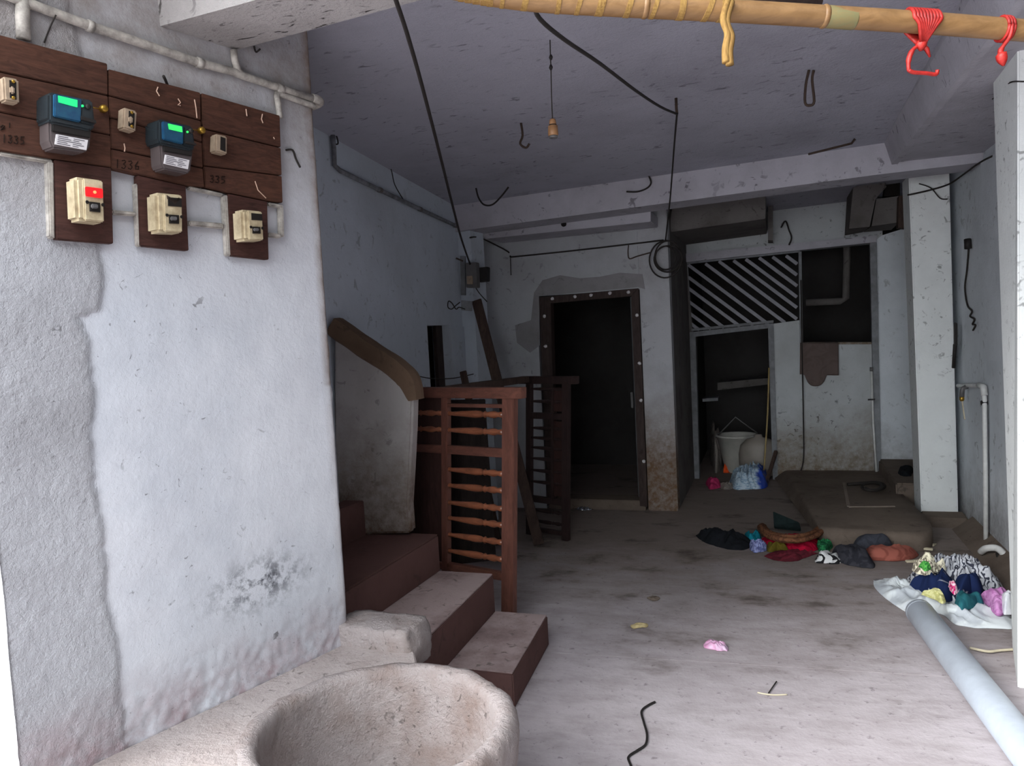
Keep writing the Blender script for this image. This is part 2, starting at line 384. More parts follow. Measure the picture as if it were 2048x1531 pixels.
# meter wall as a fine grid so that the old plaster stands proud of the newer coat
def bound(z):   # s of the border between raw and clean plaster
    pts = [(2.6, -.72), (1.80, -.70), (1.62, -.70), (1.60, -.755), (1.45, -.75), (1.2, -.765), (1.0, -.755), (.85, -.76), (.72, -.74), (.60, -.745), (.5, -.75), (.4, -.74)]
    for (za, sa), (zb, sb) in zip(pts, pts[1:]):
        if zb <= z <= za: return sa+(sb-sa)*(z-za)/(zb-za)
    return pts[-1][1]
def meter_wall():
    NS, NZ = 150, 210; s0, s1, z0, z1 = -1.0, .082, .41, 2.62
    vs = []; raw = []; mold = []; base = []; shade = []; edge = []
    ms = W(520, 1165); msS = (ms-E1).dot(WD)
    for j in range(NZ+1):
        z = z0+(z1-z0)*j/NZ; bs = bound(z)+.018*noise.noise(V((0, 0, z*9)))+.008*noise.noise(V((3, 0, z*40)))
        for i in range(NS+1):
            s = s0+(s1-s0)*i/NS
            if i == NS: s += .008*noise.noise(V((z*14, 1, 0)))-.012*max(0, noise.noise(V((z*6, 5, 0))))
            if i == 0: s += .004*noise.noise(V((z*5, 7, 0)))
            q = V((s*4, 0, z*4)); r = 1/(1+math.exp((s-bs)/.004))
            low = max(0, 1-(z-.43)/.22)
            d = .003*noise.noise(q)+.0012*noise.noise(q*3)+r*(.005+.0011*noise.noise(q*9)+.0012*noise.noise(q*22)) + low*.005*noise.noise(q*9)
            if i == NS: d -= .012
            elif i == NS-1: d -= .003
            vs.append(WS(s, z, d)); raw.append(r)
            g = math.exp(-(((s-msS)/.16)**2+((z-ms.z)/.07)**2)); mold.append(g)
            base.append(min(1, low*1.1)); shade.append(min(1, max(0, (z-1.75)/.5))); edge.append(max(0, 1-(s1-s)/.05)*(1 if z > 1.35 else .45))
    fs = [(j*(NS+1)+i, j*(NS+1)+i+1, (j+1)*(NS+1)+i+1, (j+1)*(NS+1)+i) for j in range(NZ) for i in range(NS)]
    n = len(vs)
    bk = [WS(s0, z0, -.2), WS(s1, z0, -.2), WS(s1, z1, -.2), WS(s0, z1, -.2)]
    vs += bk
    bl, br, tr, tl = 0, NS, NZ*(NS+1)+NS, NZ*(NS+1)
    fs += [tuple([j*(NS+1)+NS for j in range(NZ+1)]+[n+2, n+1]), tuple([j*(NS+1) for j in range(NZ, -1, -1)]+[n, n+3]),
           tuple([NZ*(NS+1)+i for i in range(NS+1)][::-1]+[n+3, n+2][::1]), (n, n+1, n+2, n+3), tuple(list(range(NS+1))+[n+1, n])]
    me = bpy.data.meshes.new('wall_left'); me.from_pydata(vs, [], fs)
    for nm, arr in (('raw', raw), ('mold', mold), ('base', base), ('shaded', shade), ('edge', edge)):
        a = me.attributes.new(nm, 'FLOAT', 'POINT'); a.data.foreach_set('value', arr+[0, 0, 0, 0])
    for k, p in enumerate(me.polygons): p.use_smooth = k < NS*NZ
    me.materials.append(M_meterwall)
    o = bpy.data.objects.new('wall_left', me); COL.objects.link(o); return struct(o)
meter_wall()
# solid behind the meter wall, closing the stairwell towards the street
A = WS(-.45, 0, -.205); B = WS(-.25, 0, -.205)
struct(MB().prism([A, B, (-3.6, B.y, 0), (-3.6, A.y, 0)], (0, 0, 2.62)).build('wall_left', M_brown))
slab('wall_left', (-3.75, 1.6, 0), (-3.6, 9.7, 2.65), M_brown)
# stained pier where the stairwell begins, and the stair wall with its window
t_n = -.36; Ln = L1+LD*t_n
slab('wall_left', (-3.6, Ln.y-.14, 0), (Ln.x-.001, Ln.y, 2.60), M_brown)
def lpiece(name, t0, t1, z0, z1, mat, th=.14, off=0):
    a = L1+LD*t0+LN*off; b = L1+LD*t1+LN*off
    return struct(MB().prism([a+V((0, 0, z0)), b+V((0, 0, z0)), b-LN*th+V((0, 0, z0)), a-LN*th+V((0, 0, z0))], (0, 0, z1-z0)).build(name, mat))
t_a = (LW(857, 700)-L1).dot(LD); t_b = (LW(902, 700)-L1).dot(LD); t_end = (DW-L1.y)/LD.y+.12
z_l = LW(870, 650).z
lpiece('wall_left', t_n, t_a, 0, 2.56, M_stairwall); lpiece('wall_left', t_b, t_end, 0, 2.56, M_stairwall)
lpiece('wall_left', t_a, t_b, z_l, 2.56, M_stairwall); lpiece('wall_left', t_a, t_b, 0, .75, M_stairwall)
# boarded side of the window opening
a = LW(902, 655, .012); b = LW(944, 652, .012)
struct(MB().prism([a, b, V((b.x, b.y, .75)), V((a.x, a.y, .75))], -LN*.02).build('window_1', M_stairwall))
a = LW(872, 660, -.06); b = LW(900, 660, -.06)
struct(MB().prism([V((a.x, a.y, z_l)), V((b.x, b.y, z_l)), V((b.x, b.y, .75)), V((a.x, a.y, .75))], -LN*.025).build('window_1', M_doorframe))

# back beam across the passage
BY = 5.5
bt1, bt2, bb1, bb2 = ony(927, 411, BY), ony(1763, 287, BY), ony(934, 459, BY), ony(1755, 349, BY)
bw = .30
bb3 = V((RX+.3, BY, bb2.z+.012)); bt3 = V((RX+.3, BY, 2.62))
loop = [bb1+V((-.25, 0, -.01)), bb2, bb3, bt3, V((bb1.x-.25, BY, 2.60))]
struct(MB().prism(loop, (0, bw, 0)).build('trim_2', M_beam))
# pilaster under its left end
pa = ony(941, 470, BY+.05); pb = ony(968, 500, BY+.28)
struct(MB().prism([(pa.x-.35, BY+.05, 0), (pa.x, BY+.05, 0), (pb.x, BY+.28, 0), (pb.x-.35, BY+.28, 0)], (0, 0, bb1.z-.002)).build('wall_left', M_stairwall))
# beam along the right side: sloped inner cheek, broad soffit
zl = 2.44
q0 = onz(1783.6, 334, zl); q1 = onz(1964, 84, zl)
xr = (q0.x+q1.x)/2
ck = onz(1763, 282, 2.6).x
struct(MB().prism([(xr-.045, .6, 2.60), (xr, .6, zl), (xr+.035, .6, zl), (xr+.045, .6, zl+.012), (RX+.3, .6, zl+.012), (RX+.3, .6, 2.7), (xr-.045, .6, 2.7)], (0, BY-.6, 0)).build('trim_3', M_beam))

# door wall (left part of the back)
dx0 = ony(1078, 700, DW).x; dx1 = ony(1288, 800, DW).x; dzt = ony(1180, 585, DW).z
px1 = ony(1346, 760, DW).x
cl = -2.75
slab('wall_back', (cl, DW, 0), (dx0, DW+.14, 2.56), M_door)
slab('wall_back', (dx0, DW, dzt), (dx1, DW+.14, 2.56), M_door)
slab('wall_back', (dx1, DW, 0), (px1, DW+.14, 2.56), M_doorp, .006)
slab('wall_back', (px1-.12, DW+.14, 0), (px1, AW, 2.56), M_dkgrey)          # its return into the alcove
# patch of newer cement round the door head (raised coat)
pp = [(1030, 650), (1062, 640), (1068, 585), (1085, 560), (1120, 550), (1160, 556), (1200, 553), (1240, 545), (1285, 548), (1290, 578), (1276, 574), (1078, 592), (1080, 690), (1060, 705), (1034, 685)]
# room behind the door
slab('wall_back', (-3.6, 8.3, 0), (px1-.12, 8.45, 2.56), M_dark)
slab('trim_4', (dx0+.02, DW-.01, 0), (dx1-.02, DW+.2, .085), M_slab, .006)   # raised threshold

# alcove back wall with its openings
def awq(px, y0, y1):
    f = [ony(x, y, y0) for x, y in px]; return MB().prism(f, (0, y1-y0, 0))
A1 = AW+.14
struct(awq([(1330, 380), (1765, 345), (1765, 470), (1742, 486), (1372, 523), (1340, 527)], AW, A1).build('wall_back', M_alc))
struct(awq([(1330, 500), (1373, 524), (1385, 660), (1392, 668), (1394, 985), (1330, 990)], AW, A1).build('wall_back', M_dkgrey))
struct(awq([(1547, 647), (1600, 640), (1600, 685), (1746, 685), (1754, 960), (1555, 985)], AW, A1).build('wall_back', M_alc))
struct(awq([(1742, 486), (1765, 470), (1990, 400), (1990, 985), (1754, 985)], AW, A1).build('wall_back', M_right))
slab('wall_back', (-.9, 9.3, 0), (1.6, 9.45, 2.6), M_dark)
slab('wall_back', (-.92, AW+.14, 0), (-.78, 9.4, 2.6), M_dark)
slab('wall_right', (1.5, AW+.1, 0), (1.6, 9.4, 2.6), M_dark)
# thin lintel over grille and window
struct(awq([(1364, 508), (1755, 470), (1752, 484), (1368, 524)], AW-.05, AW+.02).build('trim_5', M_beam))
struct(awq([(1740, 486), (1753, 484), (1762, 946), (1750, 946)], AW-.05, AW+.02).build('trim_5', M_greyframe))

# right wall, column, pillar
slab('wall_right', (RX, 3.35, 0), (RX+.15, DW+.4, 2.6), M_right)
slab('wall_right', (RX+.02, DW+.4, 0), (RX+.17, AW+.2, 2.6), M_right)
c0 = ony(1818, 400, 6.15); c1 = ony(1843, 1020, 6.15); c2 = ony(1900, 400, 6.15); c3 = ony(1917, 1020, 6.15)
CYF = 6.15
xa = (c0.x+c1.x)/2; xb = (c2.x+c3.x)/2
struct(wrough(MB().hexa([(c1.x, CYF, 0), (c3.x, CYF, 0), (c3.x, CYF+.3, 0), (c1.x, CYF+.3, 0), (c0.x, CYF, 2.47), (c2.x, CYF, 2.47), (c2.x, CYF+.3, 2.47), (c0.x, CYF+.3, 2.47)]), .004).build('wall_right', M_col, bevel=.008))
# plinth at the column foot
struct(wrough(MB().hexa([(.90, 5.93, -.01), (1.25, 5.90, -.01), (1.25, 6.16, -.01), (.92, 6.16, -.01), (.95, 6.02, .055), (1.25, 6.0, .05), (1.25, 6.16, .06), (.97, 6.16, .06)]), .012).build('trim_6', M_slab, bevel=.012))
# shallow upper box on the right wall
struct(MB().prism([onx(1961, 322, RX-.03), onx(1986, 310, RX-.03), V((RX-.03, 3.9, 2.5)), V((RX-.03, 3.9, onx(1990, 718, RX-.03).z)), onx(1976, 719, RX-.03)], (.06, 0, 0)).build('trim_7', M_right))
# pillar near the street
PYB = 3.85; pX = onz(2025, 1290, 0)
pf = ony(1986, 180, PYB); pg = ony(2025, 1290, PYB)
nf = 3.42
nt_ = ony(2036, 500, nf); nbm = ony(2046, 1290, nf)
struct(MB().hexa([(pg.x, PYB, -.01), (nbm.x-.02, nf, -.01), (1.45, nf, -.01), (1.45, PYB, -.01), (pf.x, PYB, 2.47), (nt_.x+.005, nf, 2.47), (1.45, nf, 2.47), (1.45, PYB, 2.47)]).build('wall_right', M_col, bevel=.006))
# platform of cement with a rounded nose
P0 = onz(1645, 1086, 0); P1 = onz(1700, 1091, 0); P2 = onz(1790, 1097, 0); P3 = onz(1846, 1100, 0); P4 = onz(1866, 1082, 0); P5 = onz(1830, 1040, 0); P6 = onz(1805, 1010, .02)
def platform():
    fr = spline([P0+V((-.02, .1, 0)), P0, P1, P2, P3, P4, P5, P6], 6)
    n = len(fr); mb = MB(); vs = []; fs = []
    back = [V((p.x if p.x > .2 else p.x-.05, AW+.02, 0)) for p in fr]
    prof = [(0, 0), (.0, .05), (.006, .085), (.025, .104), (.05, .11), (.5, .11), (1, .09)]
    for i in range(n):
        b = V((P0.x-.3+(P6.x+.05-(P0.x-.3))*i/(n-1), AW-.02, 0))
        d = b-fr[i]; L = d.length; d.normalize()
        for t, z in prof:
            tt = t if t <= .05 else t*L
            q = fr[i]+d*min(tt, L)
            z2 = z*min(1, .15+i/5.0)
            vs.append(V((q.x, q.y, z2-.004+.004*noise.noise(q*7)*(1 if t > 0 else 0))))
    k = len(prof)
    for i in range(n-1):
        for j in range(k-1): fs.append((i*k+j, (i+1)*k+j, (i+1)*k+j+1, i*k+j+1))
    mb.add(vs, fs); o = mb.build('floor', M_slab, smooth=True); return struct(o)
platform()
# step box at the end of the alcove
sx0 = ony(1764, 935, 7.5).x
struct(wrough(MB().box((.86, 6.5, 0), (1.26, AW, .19)), .008).build('trim_8', M_slab, bevel=.012))
# sloped gutter fillet at the foot of the right wall
struct(MB().prism([(RX, 3.9, -.01), (RX, 3.9, .09), (RX-.09, 3.9, .02), (RX-.14, 3.9, -.01)], (0, 2.0, 0)).build('trim_9', M_slab))
# lofts hung over door and alcove
l0 = ony(956, 465, BY+bw+.01); l1 = ony(1301, 421, BY+bw+.01); l2 = ony(1301, 443, BY+bw+.01); l3 = ony(972, 477, BY+bw+.01)
struct(MB().prism([l0, l1, l2, l3], (0, DW-(BY+bw+.01), 0)).build('trim_10', M_beam, bevel=.004))
g0 = ony(1345, 405, 6.45); g1 = ony(1531, 385, 6.45); g2 = ony(1531, 437, 6.45); g3 = ony(1338, 464, 6.45)
struct(MB().prism([g0, g1, g2, g3], (0, AW-6.45, 0)).build('trim_11', M_dkgrey, bevel=.004))
h0 = ony(1536, 380, 7.3); h1 = ony(1546, 380, 7.3); h2 = ony(1546, 480, 7.3); h3 = ony(1536, 480, 7.3)
struct(MB().prism([h0, h1, h2, h3], (0, .3, 0)).build('trim_12', M_dkgrey))
# broken corner under the beam
k0 = [(1705, 375), (1768, 352), (1772, 372), (1752, 398), (1740, 452), (1698, 458)]
struct(wrough(MB().prism([ony(x, y, 6.9) for x, y in k0], (0, .5, 0)), .012, 8).build('trim_13', M_dkgrey))
k1 = [(1752, 398), (1798, 392), (1800, 445), (1742, 452)]
struct(wrough(MB().prism([ony(x, y, 6.95) for x, y in k1], (0, .5, 0)), .01, 8).build('trim_13', M_dkgrey))
k2 = [(1798, 392), (1814, 388), (1812, 456), (1796, 455)]
struct(MB().prism([ony(x, y, 6.8) for x, y in k2], (0, .1, 0)).build('trim_13', M_plank))
k3 = [(1772, 362), (1800, 360), (1800, 392), (1768, 392)]
struct(MB().prism([ony(x, y, 7.0) for x, y in k3], (0, .1, 0)).build('trim_13', M_hole))

# the street side is open ground; unseen dark wall added on the right to block light
slab('wall_lightblock', (1.45, -7, 0), (1.7, 3.42, 4.2), M_dark)

# ledge along the meter wall with a round seat for the mortar
MC = V((-1.085, 1.855, 0)); MR = .385
def ledge():
    pts = [WS(.085, 0), V((-1.20, 2.32, 0))]
    for k in range(17):
        a = radians(98+k*(262-98)/16); pts.append(MC+V((cos(a), sin(a), 0))*(MR-.024))
    pts += [V((-1.15, 1.30, 0)), WS(-1.12, 0, .30), WS(-1.12, 0, -.10), WS(-1.0, 0, -.10), WS(-1.0, 0, -.004), ]
    mb = MB().prism([p for p in pts], (0, 0, .43)); return struct(mb.build('trim_14', M_ledge, bevel=.006))
ledge()

# ================================================================== THINGS
# ---- mortar
def mortar():
    r = root('stone_mortar', MC, 'large round pinkish stone mortar with hollow bowl at foot of the meter wall', 'mortar')
    seg = 140; prof = [(.30, .0), (.335, .06), (.365, .18), (.382, .30), (.390, .38), (.388, .415), (.375, .432), (.352, .436), (.332, .428), (.324, .405), (.320, .36), (.313, .30), (.300, .22), (.272, .15), (.22, .10), (.14, .072), (.06, .062), (.012, .06)]
    vs = []; fs = []
    for i, (rr, h) in enumerate(prof):
        for k in range(seg):
            a = 2*pi*k/seg; p = V((cos(a)*rr, sin(a)*rr, h))
            nn = noise.noise(p*7)*.010+noise.noise(p*20)*.006+noise.noise(p*48)*.003
            p += V((cos(a), sin(a), .5))*nn*(1 if rr > .03 else 0)
            if i == 0: p.z = 0
            vs.append(p+MC)
    n = len(prof)
    for i in range(n-1):
        for k in range(seg): fs.append((i*seg+k, i*seg+(k+1) % seg, (i+1)*seg+(k+1) % seg, (i+1)*seg+k))
    fs.append(tuple(range(seg-1, -1, -1))); fs.append(tuple(range((n-1)*seg, n*seg)))
    MB().add(vs, fs).build('bowl', M_stone, r, smooth=True)
mortar()
# ---- stone block by the wall end
b = MB()
bm_ = bmesh.new(); bmesh.ops.create_cube(bm_, size=1); bmesh.ops.subdivide_edges(bm_, edges=bm_.edges, cuts=9, use_grid_fill=True)
for v in bm_.verts:
    d = v.co.copy(); L = max(abs(d.x), abs(d.y), abs(d.z)); sph = d.normalized()*.62
    v.co = d*.8+sph*.2 if True else d
    v.co = V((v.co.x*.325, v.co.y*.17, v.co.z*.15))
    v.co += V(noise.noise_vector(v.co*16))*.010
    v.co += V(noise.noise_vector(v.co*45))*.004
cc = V((-1.365, 2.385, .428)); a_ = radians(-4)
b.v = [V((v.co.x*cos(a_)-v.co.y*sin(a_), v.co.x*sin(a_)+v.co.y*cos(a_), v.co.z))+cc for v in bm_.verts]; b.f = [tuple(v.index for v in f.verts) for f in bm_.faces]; bm_.free()
tag(b.build('stone_block', M_stone, smooth=True), 'rough whitish stone block set between the meter wall end and second stair tread', 'stone')

# ---- staircase
ST = root('staircase', (-1.7, 3.1, 0), 'red oxide cement staircase with winding steps rising behind the meter wall', 'staircase')
H = .145
steps = [((-1.023, 2.81), (-1.063, 3.45), 0.0, .145), ((-1.30, 2.43), (-1.325, 3.44), .145, .335), ((-1.634, 2.36), (-1.606, 3.44), .335, .52)]
def step(fn, ff, z0, z1):
    fn = V((fn[0], fn[1], 0)); ff = V((ff[0], ff[1], 0))
    near = [V((-2.06, fn.y+.02, 0))]
    if fn.y < 2.6: near = [V((-2.06, 2.55, 0)), V((-1.66, 2.43, 0))]
    poly = [fn, ff, V((-2.06, ff.y, 0))]+near
    mb = MB().prism([p+V((0, 0, z0)) for p in poly], (0, 0, z1-z0)); o = mb.build('step', M_step, ST, bevel=.006)
    inset = [fn+V((-.004, .006, 0)), ff+V((-.004, -.006, 0)), V((-2.055, ff.y-.006, 0))]+[p+V((.01, .006, 0)) for p in near]
    MB().prism([p+V((0, 0, z1-.002)) for p in inset], (0, 0, .006)).build('tread', M_tread if z1 < .4 else M_step, o)
for fn, ff, z0, z1 in steps: step(fn, ff, z0, z1)
MB().prism([(-2.03, 2.6, .52), (-1.97, 3.44, .52), (-2.09, 3.44, .52), (-2.06, 2.90, .52), (-2.7, 2.90, .52), (-2.7, 2.6, .52)], (0, 0, .18)).build('step', M_step, ST, bevel=.004)
MB().prism([(-2.20, 2.6, .70), (-2.20, 2.90, .70), (-2.7, 2.90, .70), (-2.7, 2.6, .70)], (0, 0, .18)).build('step', M_step, ST, bevel=.004)
# parapet: solid curved wall along the far side of the stairs
PY = 3.37
par = [(820, 1066), (816, 1010), (820, 940), (824, 860), (826, 790), (818, 757), (800, 733), (772, 708), (735, 684), (695, 656), (668, 637), (667, 1090), (742, 1068)]
top = [ony(x, y, PY) for x, y in par]
pm = MB().prism([p for p in top], (0, .075, 0)); pm.build('parapet_wall', M_para, ST, bevel=.012)
cap = spline([ony(x, y, PY+.03) for x, y in [(826, 800), (818, 760), (798, 738), (768, 716), (730, 692), (692, 665), (668, 648)]], 5)
cm = MB(); n = len(cap)
vs = []; fs = []
for i, p in enumerate(cap):
    t = (cap[min(i+1, n-1)]-cap[max(i-1, 0)]).normalized(); nrm = V((t.z, 0, -t.x)); 
    k_ = min(1, i/6.0+.15)
    for (a, bq) in ((-.055*k_, -.027), (-.05*k_, -.036), (.004, -.037), (.036, -.033), (.040, .02), (.036, .055), (-.04*k_, .055)):
        q = p+nrm*a+V((0, bq, 0)); vs.append(q+V(noise.noise_vector(q*12))*.004)
kk = 7
for i in range(n-1):
    for j in range(kk): fs.append((i*kk+j, i*kk+(j+1) % kk, (i+1)*kk+(j+1) % kk, (i+1)*kk+j))
fs.append(tuple(range(kk-1, -1, -1))); fs.append(tuple(range((n-1)*kk, n*kk)))
cm.add(vs, fs).build('coping', M_brown, ST)

# ---- wooden spindle frames
def spindle_mb(a, b, r=.016):
    a = V(a); b = V(b); L = (b-a).length
    prof = [(.7, 0), (.9, .03), (.65, .06), (.75, .1), (1.0, .3), (1.25, .5), (1.1, .60), (.75, .655), (1.2, .675), (.75, .70), (1.1, .78), (1.2, .84), (.75, .9), (1.0, .94), (.8, 1)]
    return MB().lathe([(r*p, L*t) for p, t in prof], a, b-a, 10)
def frame(name, label, P, Q, htop, mats, xs, rails, spind, panel, right_ext=.04, lean=(0, 0), group=None, sr=.016):
    """P,Q floor points of left and right end; xs posts (t, width); rails (z, h, t0, t1)"""
    P = V(P); Q = V(Q); d = (Q-P).normalized(); nrm = V((d.y, -d.x, 0)); L = (Q-P).length
    r = root(name, (P+Q)/2, label, 'wooden frame', group)
    def at(t, z, o=0): return P+d*(t*L)+V((0, 0, z))+nrm*o+V((lean[0], lean[1], 0))*z
    for t, wd, z0, z1 in xs:
        MB().hexa([at(t-wd/2/L, z0, -.02), at(t+wd/2/L, z0, -.02), at(t+wd/2/L, z0, .02), at(t-wd/2/L, z0, .02), at(t-wd/2/L, z1, -.02), at(t+wd/2/L, z1, -.02), at(t+wd/2/L, z1, .02), at(t-wd/2/L, z1, .02)]).build('post', mats[0], r, bevel=.003)
    for z, h, t0, t1, th in rails:
        MB().hexa([at(t0, z-h/2, -th), at(t1, z-h/2, -th), at(t1, z-h/2, th), at(t0, z-h/2, th), at(t0, z+h/2, -th), at(t1, z+h/2, -th), at(t1, z+h/2, th), at(t0, z+h/2, th)]).build('rail', mats[1], r, bevel=.003)
    for z, t0, t1 in spind:
        spindle_mb(at(t0, z), at(t1, z), sr).build('spindle', mats[2], r, smooth=True)
    for z0, z1, t0, t1 in panel:
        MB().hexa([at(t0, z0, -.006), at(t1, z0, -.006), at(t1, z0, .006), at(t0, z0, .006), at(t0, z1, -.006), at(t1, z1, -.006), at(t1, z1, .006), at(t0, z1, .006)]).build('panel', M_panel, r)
    return r
# nearest frame: right post x 1000-1035, stile x 885-905
FY = 3.62
rt = ony(1020, 790, FY); rb = ony(1018, 1225, FY)
lt = ony(897, 782, 3.75); lb = ony(893, 1145, 3.75)
leanx = (rt.x-rb.x)/(rt.z-rb.z)
Qf = V((rb.x-leanx*rb.z, FY, 0)); sl = V((lb.x-leanx*lb.z, 3.75, 0))
dd = (Qf-sl); Pf = sl-dd*1.25; Lf = (Qf-Pf).length
ts = (sl-Pf).length/Lf
def zf(y): return ony(950, y, 3.68).z
ztop = zf(785)
spz = [zf(y) for y in (828, 862, 943, 976, 1011, 1043, 1077, 1110)]
hw = .072/2/Lf; hs = .034/2/Lf
frame('spindle_frame', 'reddish brown wooden spindle frame standing just behind the stairs, nearest of the two', Pf, Qf, ztop, (M_frame, M_frameh, M_spin),
      [(1.0, .074, .0, ztop-.026), (ts, .040, .05, ztop-.026), (0, .05, .0, ztop-.026)],
      [(ztop, .056, -.04, 1+.085/Lf*1.0, .024), (zf(811), .018, ts, 1, .014), (zf(902), .045, 0, 1, .016), (zf(1142), .04, 0, 1, .018)],
      [(z, ts+hs, 1-hw) for z in spz]+[(z, 0+hs, ts-hs) for z in spz[:2]], [(zf(1142), ztop-.03, 0+hs, ts-hs)], lean=(leanx, 0))
tag(MB().prism([ony(x, y, 4.02) for x, y in ((896, 800), (968, 798), (990, 1120), (896, 1130))], (0, .022, 0)).build('dark_board', M_plank2, bevel=.003), 'dark board standing behind the nearest spindle frame', 'board')
# second frame further back in the dark
F2Y = 5.25
r2t = ony(1132, 765, F2Y); r2b = ony(1131, 1062, F2Y); l2t = ony(1052, 765, 5.38); l2b = ony(1050, 1045, 5.38)
Q2 = V((r2b.x, F2Y, 0)); P2_ = V(((l2b.x+l2t.x)/2, 5.38, 0))
L2 = (Q2-P2_).length
lean2 = ((r2t.x-r2b.x)/(r2t.z-r2b.z), 0)
def zg(y): return ony(1090, y, 5.3).z
rz = [zg(y) for y in (778, 803, 857, 877, 897, 919, 943, 966, 1023, 1045)]
frame('spindle_frame', 'shade-darkened wooden spindle frame further back, standing before the dark doorway', P2_, Q2, 1.2, (M_frame2, M_frame2, M_frame2),
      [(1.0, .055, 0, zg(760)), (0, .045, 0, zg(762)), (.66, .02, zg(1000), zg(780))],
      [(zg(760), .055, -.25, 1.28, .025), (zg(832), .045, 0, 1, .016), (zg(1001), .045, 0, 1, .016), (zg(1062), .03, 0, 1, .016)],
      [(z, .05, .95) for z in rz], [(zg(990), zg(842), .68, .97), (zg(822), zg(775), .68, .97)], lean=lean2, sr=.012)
# loose rail lying across from one frame to the other
ra = ony(896, 779, 3.92); rb_ = ony(1052, 758, 5.2)
tag(MB().bar(ra, rb_, .05, .045).build('timber_rail', M_plank, bevel=.004), 'long dark timber rail lying across the tops of both spindle frames', 'timber')
# leaning plank
pk = [ony(953, 600, 5.42), ony(992, 752, 5.3), ony(1012, 850, 5.2)]
pd = (pk[1]-pk[0]).normalized(); pend = pk[1]+pd*((pk[1].z-.02)/-pd.z)
tag(MB().bar(pk[0], pend, .075, .02, (0, -1, .3)).build('leaning_plank', M_plank, bevel=.003), 'long narrow dark plank leaning against the corner behind the spindle frames', 'plank')
s0_ = ony(926, 742, 5.2); s1_ = V((s0_.x+.28, 5.0, .02))
tag(MB().bar(s0_, s1_, .05, .02, (0, -1, .3)).build('leaning_plank', M_plank, bevel=.003), 'short dark plank end peeping over the front frame below the small window', 'plank')

# ---- meter boards on the left wall
def board(label, planks, tail):
    c = sum((W(x, y) for x, y in tail), V())/len(tail); c = V((c.x, c.y, min(W(x, y).z for x, y in tail)))
    r = root('meter_board', c, label, 'meter board', 'wooden meter boards on the left wall')
    for i, q in enumerate(planks): wq(q, .002, .028+.002*(i % 2)).build('plank', M_board, r, bevel=.002)
    wq(tail, .002, .026).build('switch_plank', M_tail, r, bevel=.002)
    return r
G = .6
bA = board('leftmost brown wooden meter board, with the larger glowing meter on it', [
    [(-70, 51), (215, 127), (216, 190), (-70, 127)], [(-70, 129), (216, 192), (221, 269), (-70, 208)], [(-70, 210), (221, 271), (223, 334), (108, 317), (-70, 291)]],
    [(109, 319), (223, 336), (227, 487), (113, 478)])
bB = board('middle brown wooden meter board with handwritten number, carrying the smaller meter', [
    [(218, 138), (401, 185), (402, 240), (218, 190)], [(218, 192), (402, 242), (404, 283), (220, 234)], [(221, 236), (404, 285), (406, 335), (222, 296)], [(223, 298), (406, 337), (409, 374), (372, 370), (275, 348), (224, 336)]],
    [(276, 350), (372, 372), (378, 501), (280, 491)])
bC = board('rightmost brown wooden meter board without a meter, nearest the wall edge', [
    [(404, 186), (560, 231), (562, 294), (406, 256)], [(406, 258), (562, 296), (564, 350), (408, 330)], [(408, 332), (564, 352), (566, 405), (535, 401), (455, 384), (411, 374)]],
    [(457, 387), (535, 403), (538, 519), (462, 511)])
def stroke(pxs, board_, mat, name, rad=.0016, off=.030):
    pts = [W(x, y, off) for x, y in pxs]; MB().tube(pts, rad, 5).build(name, mat, board_)
def number(txt, x, y, w, h, sl, board_, name='handwritten_number'):
    glyph = {'1': [[(.5, 0), (.45, 1)]], '3': [[(.1, .1), (.6, 0), (.8, .2), (.35, .48), (.8, .7), (.5, 1), (0, .9)]], '5': [[(.9, 0), (.2, .05), (.15, .45), (.7, .45), (.8, .8), (.1, 1)]],
             '6': [[(.7, 0), (.15, .5), (.2, .95), (.75, .9), (.75, .55), (.2, .6)]], '2': [[(.1, .2), (.5, 0), (.8, .3), (.1, 1), (.9, .95)]]}
    mb = MB()
    for i, ch in enumerate(txt):
        for g in glyph[ch]:
            mb.tube([W(x+(i+gx*.8)*w, y+gy*h+(i+gx)*w*sl, .0305) for gx, gy in g], .0014, 5)
    mb.build(name, M_marker, board_)
number('1336', 230, 318, 13, 17, .1, bB)
number('1335', 4, 268, 12, 16, .12, bA)
number('21', 0, 252, 14, 9, -.3, bA)
number('335', 420, 350, 11, 14, .1, bC)
for bb_, pts in ((bB, [(316, 174), (313, 182), (319, 192)]), (bB, [(356, 197), (361, 205), (356, 210), (361, 211)]), (bB, [(389, 199), (392, 216), (394, 236)]), (bB, [(248, 287), (250, 296), (249, 303)]),
                 (bC, [(492, 218), (494, 232)]), (bC, [(525, 228), (523, 238), (526, 246)]), (bC, [(510, 362), (516, 380), (532, 396)]), (bC, [(547, 274), (549, 278)])):
    stroke(pts, bb_, M_chalk, 'chalk_mark')

